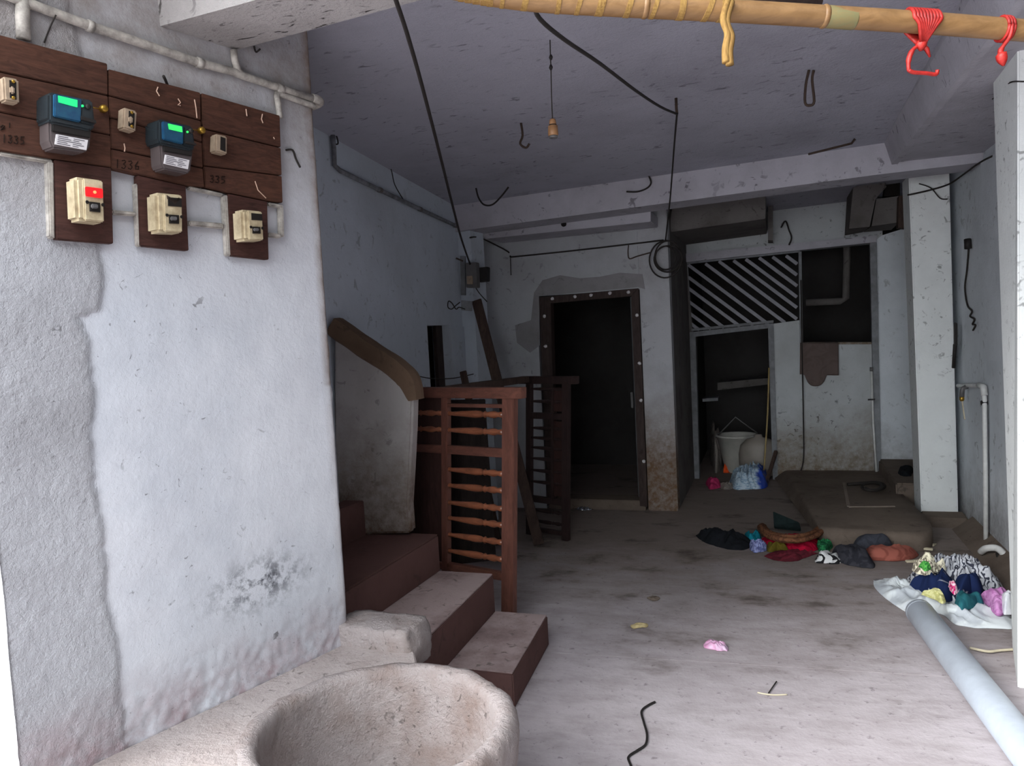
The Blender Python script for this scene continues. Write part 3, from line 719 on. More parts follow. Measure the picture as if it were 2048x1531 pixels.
def wbox_local(cx, cy, off):  # frame on the wall for small devices
    return W(cx, cy, off)
def meter(px, label, lcd):
    """px: dict of polygons in photo pixels"""
    c = W(*px['low'], .03)
    r = root('energy_meter', c, label, 'electricity meter', 'electricity meters on the boards')
    wq(px['case'], .028, .095).build('case', M_mdark, r, bevel=.005)
    wq(px['face'], .094, .104).build('face_plate', M_mblue, r, bevel=.002)
    wq(px['lcd'], .103, .107).build('display', lcd, r)
    wq(px['side'], .094, .101).build('side_panel', M_mdark, r, bevel=.002)
    bc = W(*px['btn'], .1)
    MB().lathe([(.006, 0), (.007, .004), (.006, .009), (.003, .010)], bc, WN, 12).build('button', M_black, r, smooth=True)
    lc = W(*px['led'], .1); MB().lathe([(.003, 0), (.003, .004), (.001, .005)], lc, WN, 8).build('indicator_light', lcd, r)
    wq(px['slot'], .1, .108).build('port', M_black, r)
    wq(px['term'], .028, .082).build('terminal_cover', M_mcover, r, bevel=.004)
    wq(px['dark'], .081, .088).build('terminal_block', M_black, r, bevel=.002)
    lb = wq(px['label'], .082, .085).build('paper_label', M_label, r)
    (x0, y0), (x1, y1), (x2, y2), (x3, y3) = px['label']
    mb = MB()
    for k in range(5):
        u = .12+k*.18
        for v0, v1 in ((.06, .38+.1*((k*7) % 3)), (.55, .9-.08*((k*5) % 3))):
            def bl(uu, vv): return ((x0*(1-vv)+x1*vv)*(1-uu)+(x3*(1-vv)+x2*vv)*uu, (y0*(1-vv)+y1*vv)*(1-uu)+(y3*(1-vv)+y2*vv)*uu)
            q = [bl(u, v0), bl(u, v1), bl(u+.06, v1), bl(u+.06, v0)]
            f = [W(x, y, .0854) for x, y in q]; mb.prism(f, WN*.0004)
    mb.build('printed_lines', M_ink, lb)
    return r
meter(dict(low=(140, 305), case=[(97, 186), (106, 184), (186, 200), (192, 252), (182, 262), (104, 246), (97, 238)], face=[(109, 187), (164, 198), (162, 244), (109, 232)],
           lcd=[(117, 191), (155, 200), (155, 214), (118, 204)], side=[(165, 198), (185, 203), (187, 250), (160, 244)], btn=(174, 214), led=(164, 212), slot=[(162, 232), (192, 240), (193, 246), (164, 239)],
           term=[(98, 240), (184, 256), (180, 292), (172, 305), (106, 296), (99, 280)], dark=[(106, 243), (182, 258), (181, 276), (104, 262)], label=[(113, 268), (176, 280), (173, 300), (110, 288)]),
      'larger black and blue meter with green lit display on the leftmost board', M_lcd)
meter(dict(low=(355, 345), case=[(316, 240), (324, 238), (386, 252), (392, 294), (384, 302), (322, 288), (316, 280)], face=[(326, 242), (368, 251), (367, 288), (327, 278)],
           lcd=[(337, 247), (364, 253), (365, 264), (339, 258)], side=[(369, 252), (386, 256), (388, 295), (368, 290)], btn=(380, 262), led=(374, 264), slot=[(372, 282), (392, 286), (393, 290), (373, 286)],
           term=[(320, 284), (387, 298), (382, 340), (376, 348), (328, 338), (323, 328)], dark=[(326, 288), (386, 300), (384, 312), (328, 302)], label=[(331, 309), (379, 320), (376, 338), (328, 327)]),
      'smaller dark meter with lime lit display on the middle board', M_lcd2)
# seals
for (x, y, lab) in ((203, 219, 'small brass seal hanging beside the larger meter'), (399, 262, 'small brass seal hanging beside the smaller meter')):
    mb = MB().lathe([(.008, 0), (.010, .005), (.010, .016), (.007, .02)], W(x, y, .0305), WN, 10).tube([W(x, y, .036), W(x-8, y-2, .045), W(x-16, y-4, .06)], .0015, 5)
    tag(mb.build('meter_seal', M_brass, smooth=True), lab, 'seal', 'meter seals')
# ceramic cut-outs
def cutout(q, label, full=True):
    cx = sum(p[0] for p in q)/4; cy = sum(p[1] for p in q)/4
    r = root('fuse_holder', W(cx, max(p[1] for p in q), .03), label, 'fuse holder', 'ceramic fuse holders on the boards')
    wq(q, .0305, .062).build('body', M_ceram, r, bevel=.004)
    def sh(k, dx=0): return [(cx+(x-cx)*k[0]+dx, cy+(y-cy)*k[1]) for x, y in q]
    wq(sh((.42, .72), 3), .055, .0635).build('slot', M_hole, r)
    if full:
        wq(sh((.28, .30), 3), .056, .070).build('fuse_grip', M_ceram, r, bevel=.003)
        for yy in (-.33, .33):
            p = W(cx+3, cy+(q[2][1]-q[1][1])*yy, .0632); MB().lathe([(.004, 0), (.004, .003), (.002, .004)], p, WN, 8).build('screw', M_brass, r)
cutout([(6, 152), (38, 158), (40, 207), (9, 201)], 'cream ceramic fuse holder with screws on the far left board')
cutout([(248, 214), (275, 222), (272, 264), (246, 256)], 'broken greyish fuse holder on the middle board')
cutout([(432, 267), (455, 272), (455, 309), (431, 303)], 'empty rectangular fuse holder frame on the rightmost board', False)
# isolator switches
def switch(q, label, lit, worn):
    cx = sum(p[0] for p in q)/4; cy = sum(p[1] for p in q)/4
    r = root('isolator_switch', W(cx, max(p[1] for p in q), .03), label, 'switch', 'switches under the meter boards')
    (x0, y0), (x1, y1), (x2, y2), (x3, y3) = q
    def bl(u, v): return ((x0*(1-u)+x1*u)*(1-v)+(x3*(1-u)+x2*u)*v, (y0*(1-u)+y1*u)*(1-v)+(y3*(1-u)+y2*u)*v)
    def rect(u0, v0, u1, v1): return [bl(u0, v0), bl(u1, v0), bl(u1, v1), bl(u0, v1)]
    wq(q, .0265, .080).build('body', M_cream, r, bevel=.008)
    wq(rect(.28, .02, .97, .98), .078, .087).build('front_plate', M_cream, r, bevel=.003)
    if lit:
        lm = wq(rect(.36, .20, .96, .42), .086, .093).build('indicator_lamp', M_redlamp, r, bevel=.002)
        MB().lathe([(.004, 0), (.004, .002), (.001, .003)], W(*bl(.66, .31), .093), WN, 8).build('glow_core', M_hot, lm)
    else:
        wq(rect(.45, .10, .95, .32), .086, .0895).build('dark_window', M_hole, r)
    wq(rect(.48, .54, .84, .76), .086, .091).build('lever_slot', M_hole, r)
    wq(rect(.56, .58, .78, .68), .09, .099).build('lever', M_lamp, r, bevel=.002)
    for u, v in ((.38, .56), (.93, .58)):
        MB().lathe([(.0045, 0), (.0045, .0015), (.002, .002)], W(*bl(u, v), .087), WN, 8).build('screw', M_hole, r)
    if worn: wq([bl(.40, .05), bl(.72, .16), bl(.86, .08), bl(.88, .14), bl(.7, .26), bl(.42, .14)], .0865, .0895).build('grime_crust', M_rust, r)
switch([(150, 352), (208, 360), (211, 446), (154, 440)], 'cream switch with glowing red lamp, leftmost under the boards', True, False)
switch([(312, 384), (366, 389), (367, 466), (315, 464)], 'grimy cream switch without lamp under the middle board', False, True)
switch([(484, 418), (526, 422), (529, 481), (487, 481)], 'small worn cream switch under the rightmost board', False, False)
# battens between the tails
def batten(q, label, o1=.022): tag(wrough(wq(q, .002, o1), .003, 20).build('batten', M_pvcw, bevel=.003), label, 'batten', 'white battens under the meter boards')
batten([(96, 322), (108, 322), (112, 478), (101, 474)], 'white painted upright batten left of the red lit switch', .026)
batten([(0, 302), (106, 318), (106, 326), (0, 309)], 'white painted ledge batten below the leftmost meter board')
batten([(270, 366), (276, 366), (284, 492), (276, 492)], 'thin white upright batten left of the middle switch')
batten([(226, 419), (272, 424), (273, 432), (226, 428)], 'short white cross batten between the first two switches')
batten([(380, 440), (448, 446), (450, 457), (380, 450)], 'white cross batten between the middle and last switches')
batten([(447, 390), (456, 390), (462, 512), (454, 510)], 'white upright batten left of the last switch')
batten([(380, 372), (446, 386), (447, 392), (380, 378)], 'white batten strip hugging the bottom of the rightmost board')
batten([(538, 404), (566, 410), (566, 416), (538, 410)], 'short white batten at the right end under the boards')
batten([(560, 412), (567, 412), (569, 474), (562, 472)], 'short upright white batten at the right end under the boards')
batten([(538, 464), (562, 468), (562, 476), (538, 472)], 'lowest short white batten right of the last switch')
# conduits
def pipe(name, pts, r, mat, label, cat, group=None, seg=10, clips=()):
    o = MB().tube(pts, r, seg).build(name, mat, smooth=True); return tag(o, label, cat, group)
cd = [W(x, y, .016) for x, y in ((-40, -30), (58, 7), (180, 52), (300, 92), (399, 126), (462, 142))]
cr = root('wall_conduit', cd[-1], 'dirty white conduit running along the top of the meter wall and round its corner', 'conduit')
MB().tube(cd+[W(482, 150, .016), W(560, 176, .016), W(632, 199, .018)], .0125, 10).build('tube', M_pvcw, cr, smooth=True)
c1_ = WS(.092, W(634, 200, 0).z, .014); MB().tube(spline([W(624, 196, .016), W(634, 199, .016), c1_+V((-.01, .02, -.005)), c1_+V((-.05, .03, -.01))], 4), .0155, 10).build('elbow', M_pvcw, cr, smooth=True)
for x, y in ((399, 126), (560, 177), (180, 52)):
    MB().tube([W(x-6, y-2, .016), W(x+6, y+3, .016)], .016, 10).build('clamp', M_pvcw, cr, smooth=True)
pipe('wall_conduit', [W(467, 100, .014), W(470, 122, .014), W(476, 142, .016), W(486, 151, .016)], .011, M_pvcw, 'short white conduit drop from the entrance beam', 'conduit')
pipe('wall_conduit', spline([W(560, 236, .014), W(556, 205, .014), W(554, 188, .014), W(566, 190, .014), W(600, 202, .014), W(628, 212, .014)], 3), .010, M_pvcw, 'thin crooked white conduit dropping to the rightmost meter board', 'conduit')
pipe('wall_conduit', [W(46, -30, .014), W(45, 30, .014), W(47, 78, .014)], .016, M_pvcw, 'upright white conduit above the leftmost meter board', 'conduit')
# small wires on the meter wall
def wwire(pts, label, r=.003): return pipe('loose_wire', spline([W(x, y, .008+(.02 if i == len(pts)-1 else 0)) for i, (x, y) in enumerate(pts)], 4), r, M_wire, label, 'wire', 'wire ends on the left wall', 6)
wwire([(337, 185), (334, 168), (327, 152)], 'thick dark wire end poking above the middle meter board', .004)
wwire([(572, 300), (585, 300), (592, 318), (600, 334)], 'curled dark wire end right of the rightmost meter board', .0035)
wwire([(508, 92), (512, 104), (520, 98)], 'black wire stub just under the entrance beam')
wwire([(88, 85), (100, 55), (112, 30)], 'thin hanging wire above the larger meter', .0018)

# ---- far stair wall fittings
fp = [LW(x, y, .02) for x, y in ((665, 262), (668, 300), (669, 330), (680, 341), (760, 380), (840, 418), (911, 451), (940, 464))]
fr_ = root('wall_conduit', fp[3], 'grey conduit slanting across the bluish stair wall below the ceiling', 'conduit')
MB().tube(fp, .0125, 8).build('tube', M_greyp, fr_, smooth=True)
for i in (4, 5, 6): MB().tube([fp[i]-LD*.015, fp[i]+LD*.015], .016, 8).build('clamp', M_dkgrey, fr_, smooth=True)
pipe('loose_wire', spline([LW(665, 262, .02), LW(673, 272, .03), LW(676, 287, .025), LW(668, 288, .02)], 5), .004, M_wire, 'black wire loop at the top of the stair wall conduit', 'wire', None, 6)
pipe('loose_wire', spline([LW(x, y, .012) for x, y in ((778, 322), (784, 345), (790, 370), (806, 398))], 4), .003, M_wire, 'dark wire hanging across the upper stair wall onto the conduit', 'wire', None, 6)
# junction boxes on the pilaster
jy = BY+.03
def jq(q, y0, y1): return MB().prism([ony(x, y, y0) for x, y in q], (0, y1-y0, 0))
jb = root('junction_box', ony(945, 575, jy), 'dark dusty junction box with cables on the back left pilaster', 'junction box')
jq([(931, 525), (952, 524), (954, 575), (932, 575)], jy-.05, jy+.02).build('box', M_lamp, jb, bevel=.004)
jq([(933, 552), (944, 551), (945, 568), (934, 568)], jy-.065, jy-.05).build('fuse', M_ceram, jb, bevel=.002)
jq([(955, 535), (974, 533), (974, 562), (956, 564)], jy+.03, jy+.1).build('side_box', M_black, jb, bevel=.004)
MB().tube(spline([ony(950, 572, jy-.03), ony(958, 585, jy-.03), ony(974, 603, jy+.05)], 5), .004, 6).build('cable_tail', M_wire, jb)
jq([(920, 512), (930, 512), (930, 590), (922, 590)], jy-.0, jy+.02).build('back_plate', M_greyframe, jb)
tl = root('lamp_bracket', ony(920, 610, 5.2), 'small white lamp bracket with bent wire beside the leaning plank', 'lamp bracket')
jq([(922, 600), (942, 602), (942, 622), (922, 620)], 5.2, 5.23).build('plate', M_greyframe, tl, bevel=.003)
MB().tube(spline([ony(x, y, 5.19) for x, y in ((930, 618), (918, 614), (912, 618), (904, 606), (897, 602), (896, 614), (903, 618), (910, 612), (920, 604))], 4), .004, 6).build('bent_wire', M_wire, tl)
tag(MB().tube([ony(912, 516, 5.4), ony(926, 522, 5.42)], .006, 8).build('wall_hook', M_rust), 'little iron hook on the stair wall above the junction box', 'hook')
# sagging line above frames
pipe('clothes_line', spline([LW(822, 748, .03), LW(860, 756, .03), LW(905, 756, .03), ony(945, 748, 5.52), ony(975, 738, DW-.02)], 6), .0035, M_wire, 'thin sagging line strung across the small window', 'line', None, 6)

# ---- door in the back wall
dr = root('door_1', ((dx0+dx1)/2, DW, 0), 'dark brown wooden door frame with grey door leaf standing open', 'door'); struct(dr)
def dq(q, y0, y1): return MB().prism([ony(x, y, y0) for x, y in q], (0, y1-y0, 0))
dq([(1078, 594), (1101, 605), (1112, 1000), (1094, 1012)], DW-.012, DW+.09).build('frame_post', M_doorframe, dr, bevel=.003)
dq([(1262, 592), (1277, 576), (1295, 1014), (1279, 1012)], DW-.012, DW+.09).build('frame_post', M_doorframe, dr, bevel=.003)
dq([(1078, 594), (1277, 576), (1262, 592), (1100, 606)], DW-.014, DW+.09).build('frame_head', M_doorframe, dr, bevel=.003)
hx = dx1-.06; zt_ = dzt-.05
leaf = MB().hexa([(hx, DW+.10, .09), (hx-.115, DW+.75, .09), (hx-.15, DW+.745, .09), (hx-.035, DW+.10, .09), (hx, DW+.10, zt_), (hx-.115, DW+.75, zt_), (hx-.15, DW+.745, zt_), (hx-.035, DW+.10, zt_)]).build('door_leaf', M_leaf, dr, bevel=.003)
MB().box((hx-.155, DW+.60, .78), (hx-.135, DW+.66, .92)).build('latch', M_lamp, leaf, bevel=.003)
for x, y in ((1105, 597), (1150, 593), (1182, 590), (1220, 586), (1257, 584), (1089, 632), (1091, 692), (1274, 630), (1279, 726), (1282, 800), (1288, 922)):
    p = ony(x, y, DW-.014)
    mb = MB().lathe([(.013, -.002), (.015, .004), (.009, .012), (.002, .014)], p, (0, -1, 0), 7)
    for v in mb.v: v += V(noise.noise_vector(v*90))*.004
    mb.build('plaster_dab', M_label, dr, smooth=True)
# rawer cement round the door head, slightly proud
mb = MB().prism([ony(x, y, DW-.003) for x, y in pp], (0, .005, 0)); struct(mb.build('trim_15', plaster('door_patch_cement', C(140, 138, 140), C(112, 108, 106), 3, .6, .3)))

# ---- grille over the inner doorway
gr = root('window_2', ony(1485, 650, AW), 'transom grille of slanting grey bars above the inner doorway', 'window grille'); struct(gr)
def rg(x, y): return (1340+x/4.096, 300+y/4.096)
gy0 = AW+.02
for x, y in [(150, 940), (290, 930), (400, 910), (520, 905), (620, 893), (730, 882), (840, 875), (950, 865), (150, 1040), (150, 1130), (155, 1240), (160, 1335), (170, 1420)]:
    # run along slope .73 until the right or bottom edge
    sl_ = .74; x1 = x; y1 = y
    while x1 < 1040 and y1 < 1478-(x1-150)*.085: x1 += 4; y1 += 4*sl_
    a = ony(*rg(x, y), gy0); b = ony(*rg(x1, y1), gy0)
    MB().bar(a, b, .03, .026, (0, 1, 0)).build('slanted_bar', M_bar, gr, bevel=.003)
def aq(q, y0, y1): return MB().prism([ony(x, y, y0) for x, y in q], (0, y1-y0, 0))
aq([(1371, 522), (1600, 499), (1600, 504), (1372, 528)], AW, AW+.05).build('frame_rail', M_greyframe, gr)
aq([(1371, 524), (1375, 524), (1384, 662), (1380, 662)], AW, AW+.05).build('frame_post', M_greyframe, gr)
# inner doorway frame
d2 = root('door_2', ony(1465, 970, AW), 'grey painted frame of the inner doorway below the slanted grille', 'door frame'); struct(d2)
aq([(1379, 664), (1391, 672), (1399, 962), (1388, 965)], AW-.03, AW+.08).build('frame_post', M_greyframe, d2, bevel=.003)
aq([(1536, 655), (1547, 648), (1556, 965), (1546, 965)], AW-.03, AW+.08).build('frame_post', M_greyframe, d2, bevel=.003)
aq([(1379, 664), (1547, 646), (1545, 655), (1390, 673)], AW-.032, AW+.08).build('frame_head', M_greyframe, d2, bevel=.003)
aq([(1383, 657), (1547, 640), (1547, 645), (1383, 662)], AW-.02, AW+.06).build('frame_head', M_greyframe, d2, bevel=.002)
# things in the dark kitchen behind it
sh = aq([(1435, 765), (1540, 755), (1540, 768), (1435, 780)], 8.6, 8.9).build('wall_shelf', M_dkgrey); tag(sh, 'dark grey shelf plank in the dark room behind the inner doorway', 'shelf')
sh = aq([(1405, 797), (1436, 795), (1436, 801), (1405, 803)], 8.1, 8.3).build('wall_shelf', M_greyframe); tag(sh, 'short pale shelf edge deep inside the inner doorway', 'shelf')
# bucket
bk = onz(1478, 955, .0); bk = V((ony(1476, 950, 7.95).x, 7.95, 0))
bkr = root('bucket', bk, 'white plastic bucket with raised handle in the inner doorway', 'bucket')
zr = ony(1475, 868, 7.95).z; rr_ = (ony(1517, 870, 7.95).x-ony(1435, 870, 7.95).x)/2
MB().lathe([(.11, 0), (.12, .01), (rr_*.97, zr-.02), (rr_*1.03, zr-.018), (rr_*1.03, zr), (rr_*.95, zr), (rr_*.90, zr-.03), (.11, .02), (.02, .02)], bk, (0, 0, 1), 28).build('pail', M_bucket, bkr, smooth=True)
hp = ony(1471, 834, 7.95)
MB().tube([bk+V((-rr_*1.03, 0, zr-.03)), hp, bk+V((rr_*1.0, 0, zr+.01))], .007, 8).build('handle', M_lamp, bkr, smooth=True)
# drum beside it
dm = V((ony(1510, 950, 7.72).x+.03, 7.68, 0))
mb = MB(); prof = [(.10, 0), (.15, .02), (.175, .12), (.18, .22), (.165, .31), (.11, .365), (.04, .385), (.035, .41), (.02, .412)]
mb.lathe(prof, dm, (0, 0, 1), 24)
for v in mb.v: v.y = dm.y+(v.y-dm.y)*.55; v.x += .03*(v.z)
tag(mb.build('water_drum', M_drum, smooth=True), 'dull grey rounded plastic drum right of the white bucket', 'drum')
tag(MB().tube(spline([ony(1538, 735, 7.55), ony(1535, 830, 7.5), ony(1528, 940, 7.42)], 4), .008, 7).build('thin_stick', M_stick, smooth=True), 'thin yellow stick propped against the inner door frame', 'stick')
tag(MB().bar(ony(1552, 902, 7.5), ony(1535, 958, 7.25), .03, .03).build('short_stick', M_plank, bevel=.004), 'short dark stick leaning at the foot of the inner door frame', 'stick')

# ---- cloth heaps
def heap(name, px, h, mat, label, cat, z0=0.0, seed=0, fold=8, ridge=.5, group=None, N=120, RN=24, tilt=0.0, dirang=None, loop=None, kind=None):
    cxp = sum(p[0] for p in px)/len(px); cyp = sum(p[1] for p in px)/len(px); ymin = min(p[1] for p in px)
    if name == 'dropped_cloth': h *= 1.35
    D = (onz(cxp, cyp, z0)-CO).length; hpx = h*FPX/D*.75
    foot = []
    for x, y in px:
        if y < cyp: y = y+hpx*min(1, (cyp-y)/max(1, cyp-ymin))
        foot.append(onz(x, y, z0))
    if loop is not None: foot = [V(p) for p in loop]
    foot2 = spline(foot+[foot[0]], max(2, N//len(foot)))[:-1]; n = len(foot2)
    c = sum(foot2, V())/n; rnd = random.Random(seed); ofs = V((rnd.random()*50, rnd.random()*50, seed))
    ang = rnd.random()*pi if dirang is None else dirang
    fd = V((cos(ang), sin(ang), 0)); vs = []; fs = []
    for k in range(RN+1):
        t = k/RN
        for i in range(n):
            p = c+(foot2[i]-c)*t
            q = p*fold+ofs
            wq_ = q+V(noise.noise_vector(q*.8))*.9
            f1 = noise.noise(V((wq_.dot(fd)*1.9, wq_.dot(V((-fd.y, fd.x, 0)))*.55, 0)))
            f2 = noise.noise(q*1.1); f3 = noise.noise(wq_*2.6); f4 = noise.noise(wq_*6)
            env = (1-t**4)
            z = h*env*(.60+ridge*(.9*(1-2.6*abs(f1))*.7+.45*f2+.45*(1-2.5*abs(f3))*.6+.18*f4))
            side = V((f2, f3, 0))*.012*t
            vs.append(V((p.x, p.y, z0+max(.003+.006*(1-t), z)+(0 if k < RN else 0)))+side)
    for k in range(RN):
        for i in range(n): fs.append((k*n+i, k*n+(i+1) % n, (k+1)*n+(i+1) % n, (k+1)*n+i))
    m0 = len(vs)
    for i in range(n): p = vs[RN*n+i]; vs.append(V((p.x, p.y, z0)))
    for i in range(n): fs.append((RN*n+i, RN*n+(i+1) % n, m0+(i+1) % n, m0+i))
    fs.append(tuple(m0+i for i in range(n-1, -1, -1)))
    o = MB().add(vs, fs).build(name, mat, smooth=True)
    return tag(o, label, cat, group)
GC = 'clothes strewn on the floor'
F_black = fabric('black_cloth', C(28, 30, 34)); F_navyk = fabric('dark_green_board', C(30, 40, 40))
F_teal = fabric('turquoise_cloth', C(24, 120, 136)); F_lav = fabric('lavender_cloth', C(150, 156, 200), C(90, 96, 140), 40)
F_red = fabric('crimson_cloth', C(196, 24, 60), C(150, 14, 44), 14); F_maroon = fabric('maroon_cloth', C(96, 34, 44), C(76, 28, 36), 10)
F_olive = fabric('olive_cloth', C(96, 84, 30)); F_brown = fabric('brown_cloth', C(122, 82, 58), C(92, 60, 44), 30)
F_green = fabric('green_cloth', C(44, 120, 74), C(24, 70, 46), 30); F_char = fabric('charcoal_cloth', C(56, 56, 62), C(42, 42, 48), 10)
F_bw = fabric('black_white_cloth', C(210, 210, 210), C(34, 34, 36), 12, lo=.49, hi=.51); F_slate = fabric('slate_cloth', C(62, 64, 72))
F_terra = fabric('terracotta_cloth', C(150, 88, 76), C(126, 70, 60), 10)
def navyprint():
    m, t, b, co = nmat('navy_printed_cloth', .9, .1)
    vo = t.nodes.new('ShaderNodeTexVoronoi'); vo.feature = 'DISTANCE_TO_EDGE'; vo.inputs['Scale'].default_value = 6.5
    t.links.new(co.outputs['Object'], vo.inputs['Vector']); n = noisen(t, co, 3.5, 2)
    f = math_(t, 'MULTIPLY', ramp(t, vo.outputs['Distance'], .035, .02), ramp(t, n, .5, .54))
    c = mix(t, f, C(26, 38, 72), C(206, 208, 214)); t.links.new(c, b.inputs['Base Color']); bump(t, b, noisen(t, co, 200, 2), .2, .002); return m
F_navy = navyprint()
F_swirl = swirl('white_black_print', C(200, 202, 208), C(60, 62, 74), 11, 4.5); F_pink = fabric('pink_cloth', C(196, 140, 190), C(172, 110, 164), 26)
F_deep = fabric('teal_cotton', C(44, 104, 112), C(34, 84, 94), 10); F_yel = fabric('pale_yellow_cloth', C(208, 206, 150), C(182, 180, 116), 36)
F_cream = fabric('cream_flower_cloth', C(220, 214, 190), C(120, 112, 100), 30, lo=.5, hi=.56)
F_gflower = fabric('green_print', C(96, 180, 84), C(40, 110, 50), 50); F_sack = fabric('white_woven_sack', C(214, 220, 222), C(186, 192, 198), 5, .35)
F_magenta = fabric('magenta_trim', C(200, 40, 110), C(230, 200, 210), 40); F_wht = fabric('white_cotton', C(220, 222, 226), C(200, 202, 210), 12)
F_packet = plain('pink_packet_foil', C(214, 150, 188), .35, .5, .3, 30, .2, 0, C(196, 180, 200)); F_leaf = plain('dry_leaf', C(196, 178, 132), .8, .2, .4, 40)
F_foil = plain('crumpled_foil', C(190, 196, 206), .2, .8, .3, 60, .6, .9)
F_rag = fabric('grey_brown_rag', C(98, 86, 82), C(92, 80, 76), 8)
F_kpink = fabric('kitchen_pink', C(176, 52, 96)); F_korange = fabric('kitchen_orange', C(222, 84, 40)); F_kgrey = fabric('kitchen_grey', C(140, 132, 126))

heap('dropped_cloth', [(1391, 1058), (1420, 1052), (1450, 1070), (1495, 1078), (1506, 1088), (1495, 1098), (1460, 1098), (1420, 1088), (1398, 1075)], .06, F_black, 'black cloth heap, leftmost of the strewn clothes', 'cloth', seed=1, group=GC)
heap('dropped_cloth', [(1490, 1066), (1508, 1060), (1522, 1068), (1520, 1082), (1498, 1084)], .05, F_teal, 'small turquoise cloth right of the black heap', 'cloth', seed=2, group=GC)
heap('dropped_cloth', [(1496, 1090), (1512, 1080), (1534, 1084), (1532, 1100), (1508, 1105)], .05, F_lav, 'lavender crumpled cloth in front of the turquoise one', 'cloth', seed=3, group=GC, fold=16)
heap('dropped_cloth', [(1520, 1072), (1560, 1064), (1630, 1070), (1638, 1090), (1625, 1102), (1575, 1100), (1530, 1090)], .045, F_red, 'bright crimson cloth under the brown coiled garment', 'cloth', seed=4, group=GC, fold=12)
heap('dropped_cloth', [(1528, 1112), (1550, 1102), (1600, 1098), (1636, 1098), (1630, 1108), (1590, 1122), (1550, 1120)], .03, F_maroon, 'flat maroon cloth spread before the crimson one', 'cloth', seed=5, group=GC)
heap('dropped_cloth', [(1532, 1096), (1560, 1091), (1578, 1090), (1570, 1099), (1540, 1104)], .05, F_olive, 'small olive cloth between crimson and maroon cloths', 'cloth', seed=6, group=GC)
heap('dropped_cloth', [(1632, 1082), (1650, 1078), (1665, 1088), (1660, 1102), (1640, 1104)], .045, F_green, 'small green crumpled cloth beside the platform edge', 'cloth', seed=7, group=GC, fold=16)
heap('dropped_cloth', [(1632, 1110), (1655, 1100), (1682, 1112), (1680, 1126), (1650, 1126), (1632, 1124)], .045, F_bw, 'black and white patterned cloth in front of the green one', 'cloth', seed=8, group=GC)
heap('dropped_cloth', [(1662, 1092), (1690, 1084), (1712, 1096), (1735, 1118), (1752, 1128), (1742, 1136), (1700, 1130), (1676, 1122), (1664, 1106)], .08, F_char, 'charcoal trousers crumpled in the middle of the clothes', 'cloth', seed=9, group=GC, fold=7, ridge=.35)
heap('dropped_cloth', [(1704, 1100), (1714, 1074), (1750, 1070), (1784, 1078), (1784, 1102), (1744, 1108), (1712, 1106)], .125, F_slate, 'slate grey cloth heaped against the platform edge', 'cloth', seed=10, group=GC, fold=4, ridge=.16)
heap('dropped_cloth', [(1722, 1104), (1745, 1092), (1800, 1090), (1830, 1098), (1836, 1110), (1815, 1120), (1770, 1121), (1735, 1118)], .075, F_terra, 'terracotta cloth roll, rightmost of the strewn clothes', 'cloth', seed=11, group=GC, fold=5, ridge=.2)
# brown coiled garment
cr_ = root('coiled_garment', onz(1590, 1075, 0), 'brown ribbed garment coiled on top of the crimson cloth', 'garment')
for k in range(8):
    a_ = k*2.4; ox = 5*cos(a_); oy = 5*sin(a_); zc = .055+.012*(k % 4)
    pts = spline([onz(x+ox*(.5+.1*k), y+oy*.8, max(.03, zc-.02*abs(i-2.5)/2.5+.008*noise.noise(V((k*3.1, i*.9, 0))))) for i, (x, y) in enumerate(((1524, 1054), (1534, 1066), (1562, 1075), (1600, 1076), (1632, 1066), (1646, 1052)))], 6)
    MB().tube(pts, [.017+.005*noise.noise(p*14) for p in pts], 8).build('fold', F_brown, cr_, smooth=True)
# dark board leaning behind
bq = [onz(1550, 1048, .05), onz(1600, 1052, .05)]
mbk = MB().hexa([onz(1548, 1050, .06), onz(1602, 1056, .06), onz(1602, 1056, .06)+V((0, .02, -.03)), onz(1548, 1050, .06)+V((0, .02, -.03)), ony(1546, 1022, onz(1548, 1050, .06).y+.06), ony(1598, 1044, onz(1602, 1056, .06).y+.06), ony(1598, 1044, onz(1602, 1056, .06).y+.08), ony(1546, 1022, onz(1548, 1050, .06).y+.08)])
tag(mbk.build('slipper_board', F_navyk, bevel=.004), 'dark greenish flat slab tilted behind the brown coiled garment', 'slab')
# paper strips near terracotta cloth
for (a, b, lab) in (((1826, 1094), (1866, 1098), 'pale strip of wood lying right of the terracotta cloth'), ((1812, 1122), (1842, 1121), 'short pale splinter in front of the terracotta cloth')):
    tag(MB().bar(onz(*a, .008), onz(*b, .008), .025, .012).build('wood_strip', M_twig, bevel=.002), lab, 'wood strip')

# sack with clothes
def sack():
    px = [(1746, 1146), (1762, 1146), (1800, 1160), (1850, 1180), (1920, 1210), (2000, 1225), (2030, 1240), (2030, 1256), (1970, 1256), (1915, 1250), (1885, 1230), (1850, 1218), (1812, 1222), (1780, 1200), (1757, 1180)]
    return heap('white_sack', px, .055, F_sack, 'white woven plastic sack spread open beneath the clothes by the right pillar', 'sack', seed=31, fold=6, ridge=.95, N=150, RN=22)
sack()
GS = 'clothes heaped on the white sack'
def cl(px, h, mat, label, seed, z0=.03, fold=10, ridge=.5): return heap('heaped_cloth', px, h, mat, label, 'cloth', z0, seed, fold, ridge, GS)
cl([(1812, 1160), (1840, 1128), (1880, 1112), (1930, 1128), (1965, 1150), (2010, 1180), (1990, 1205), (1900, 1205), (1840, 1190)], .17, F_swirl, 'white cloth with black swirls at the back of the sack pile', 21, .01, 9, .45)
cl([(1814, 1166), (1850, 1148), (1895, 1152), (1915, 1180), (1900, 1202), (1860, 1195), (1830, 1180)], .15, F_navy, 'navy blue printed cloth on the left of the sack pile', 22, .05, 6, .3)
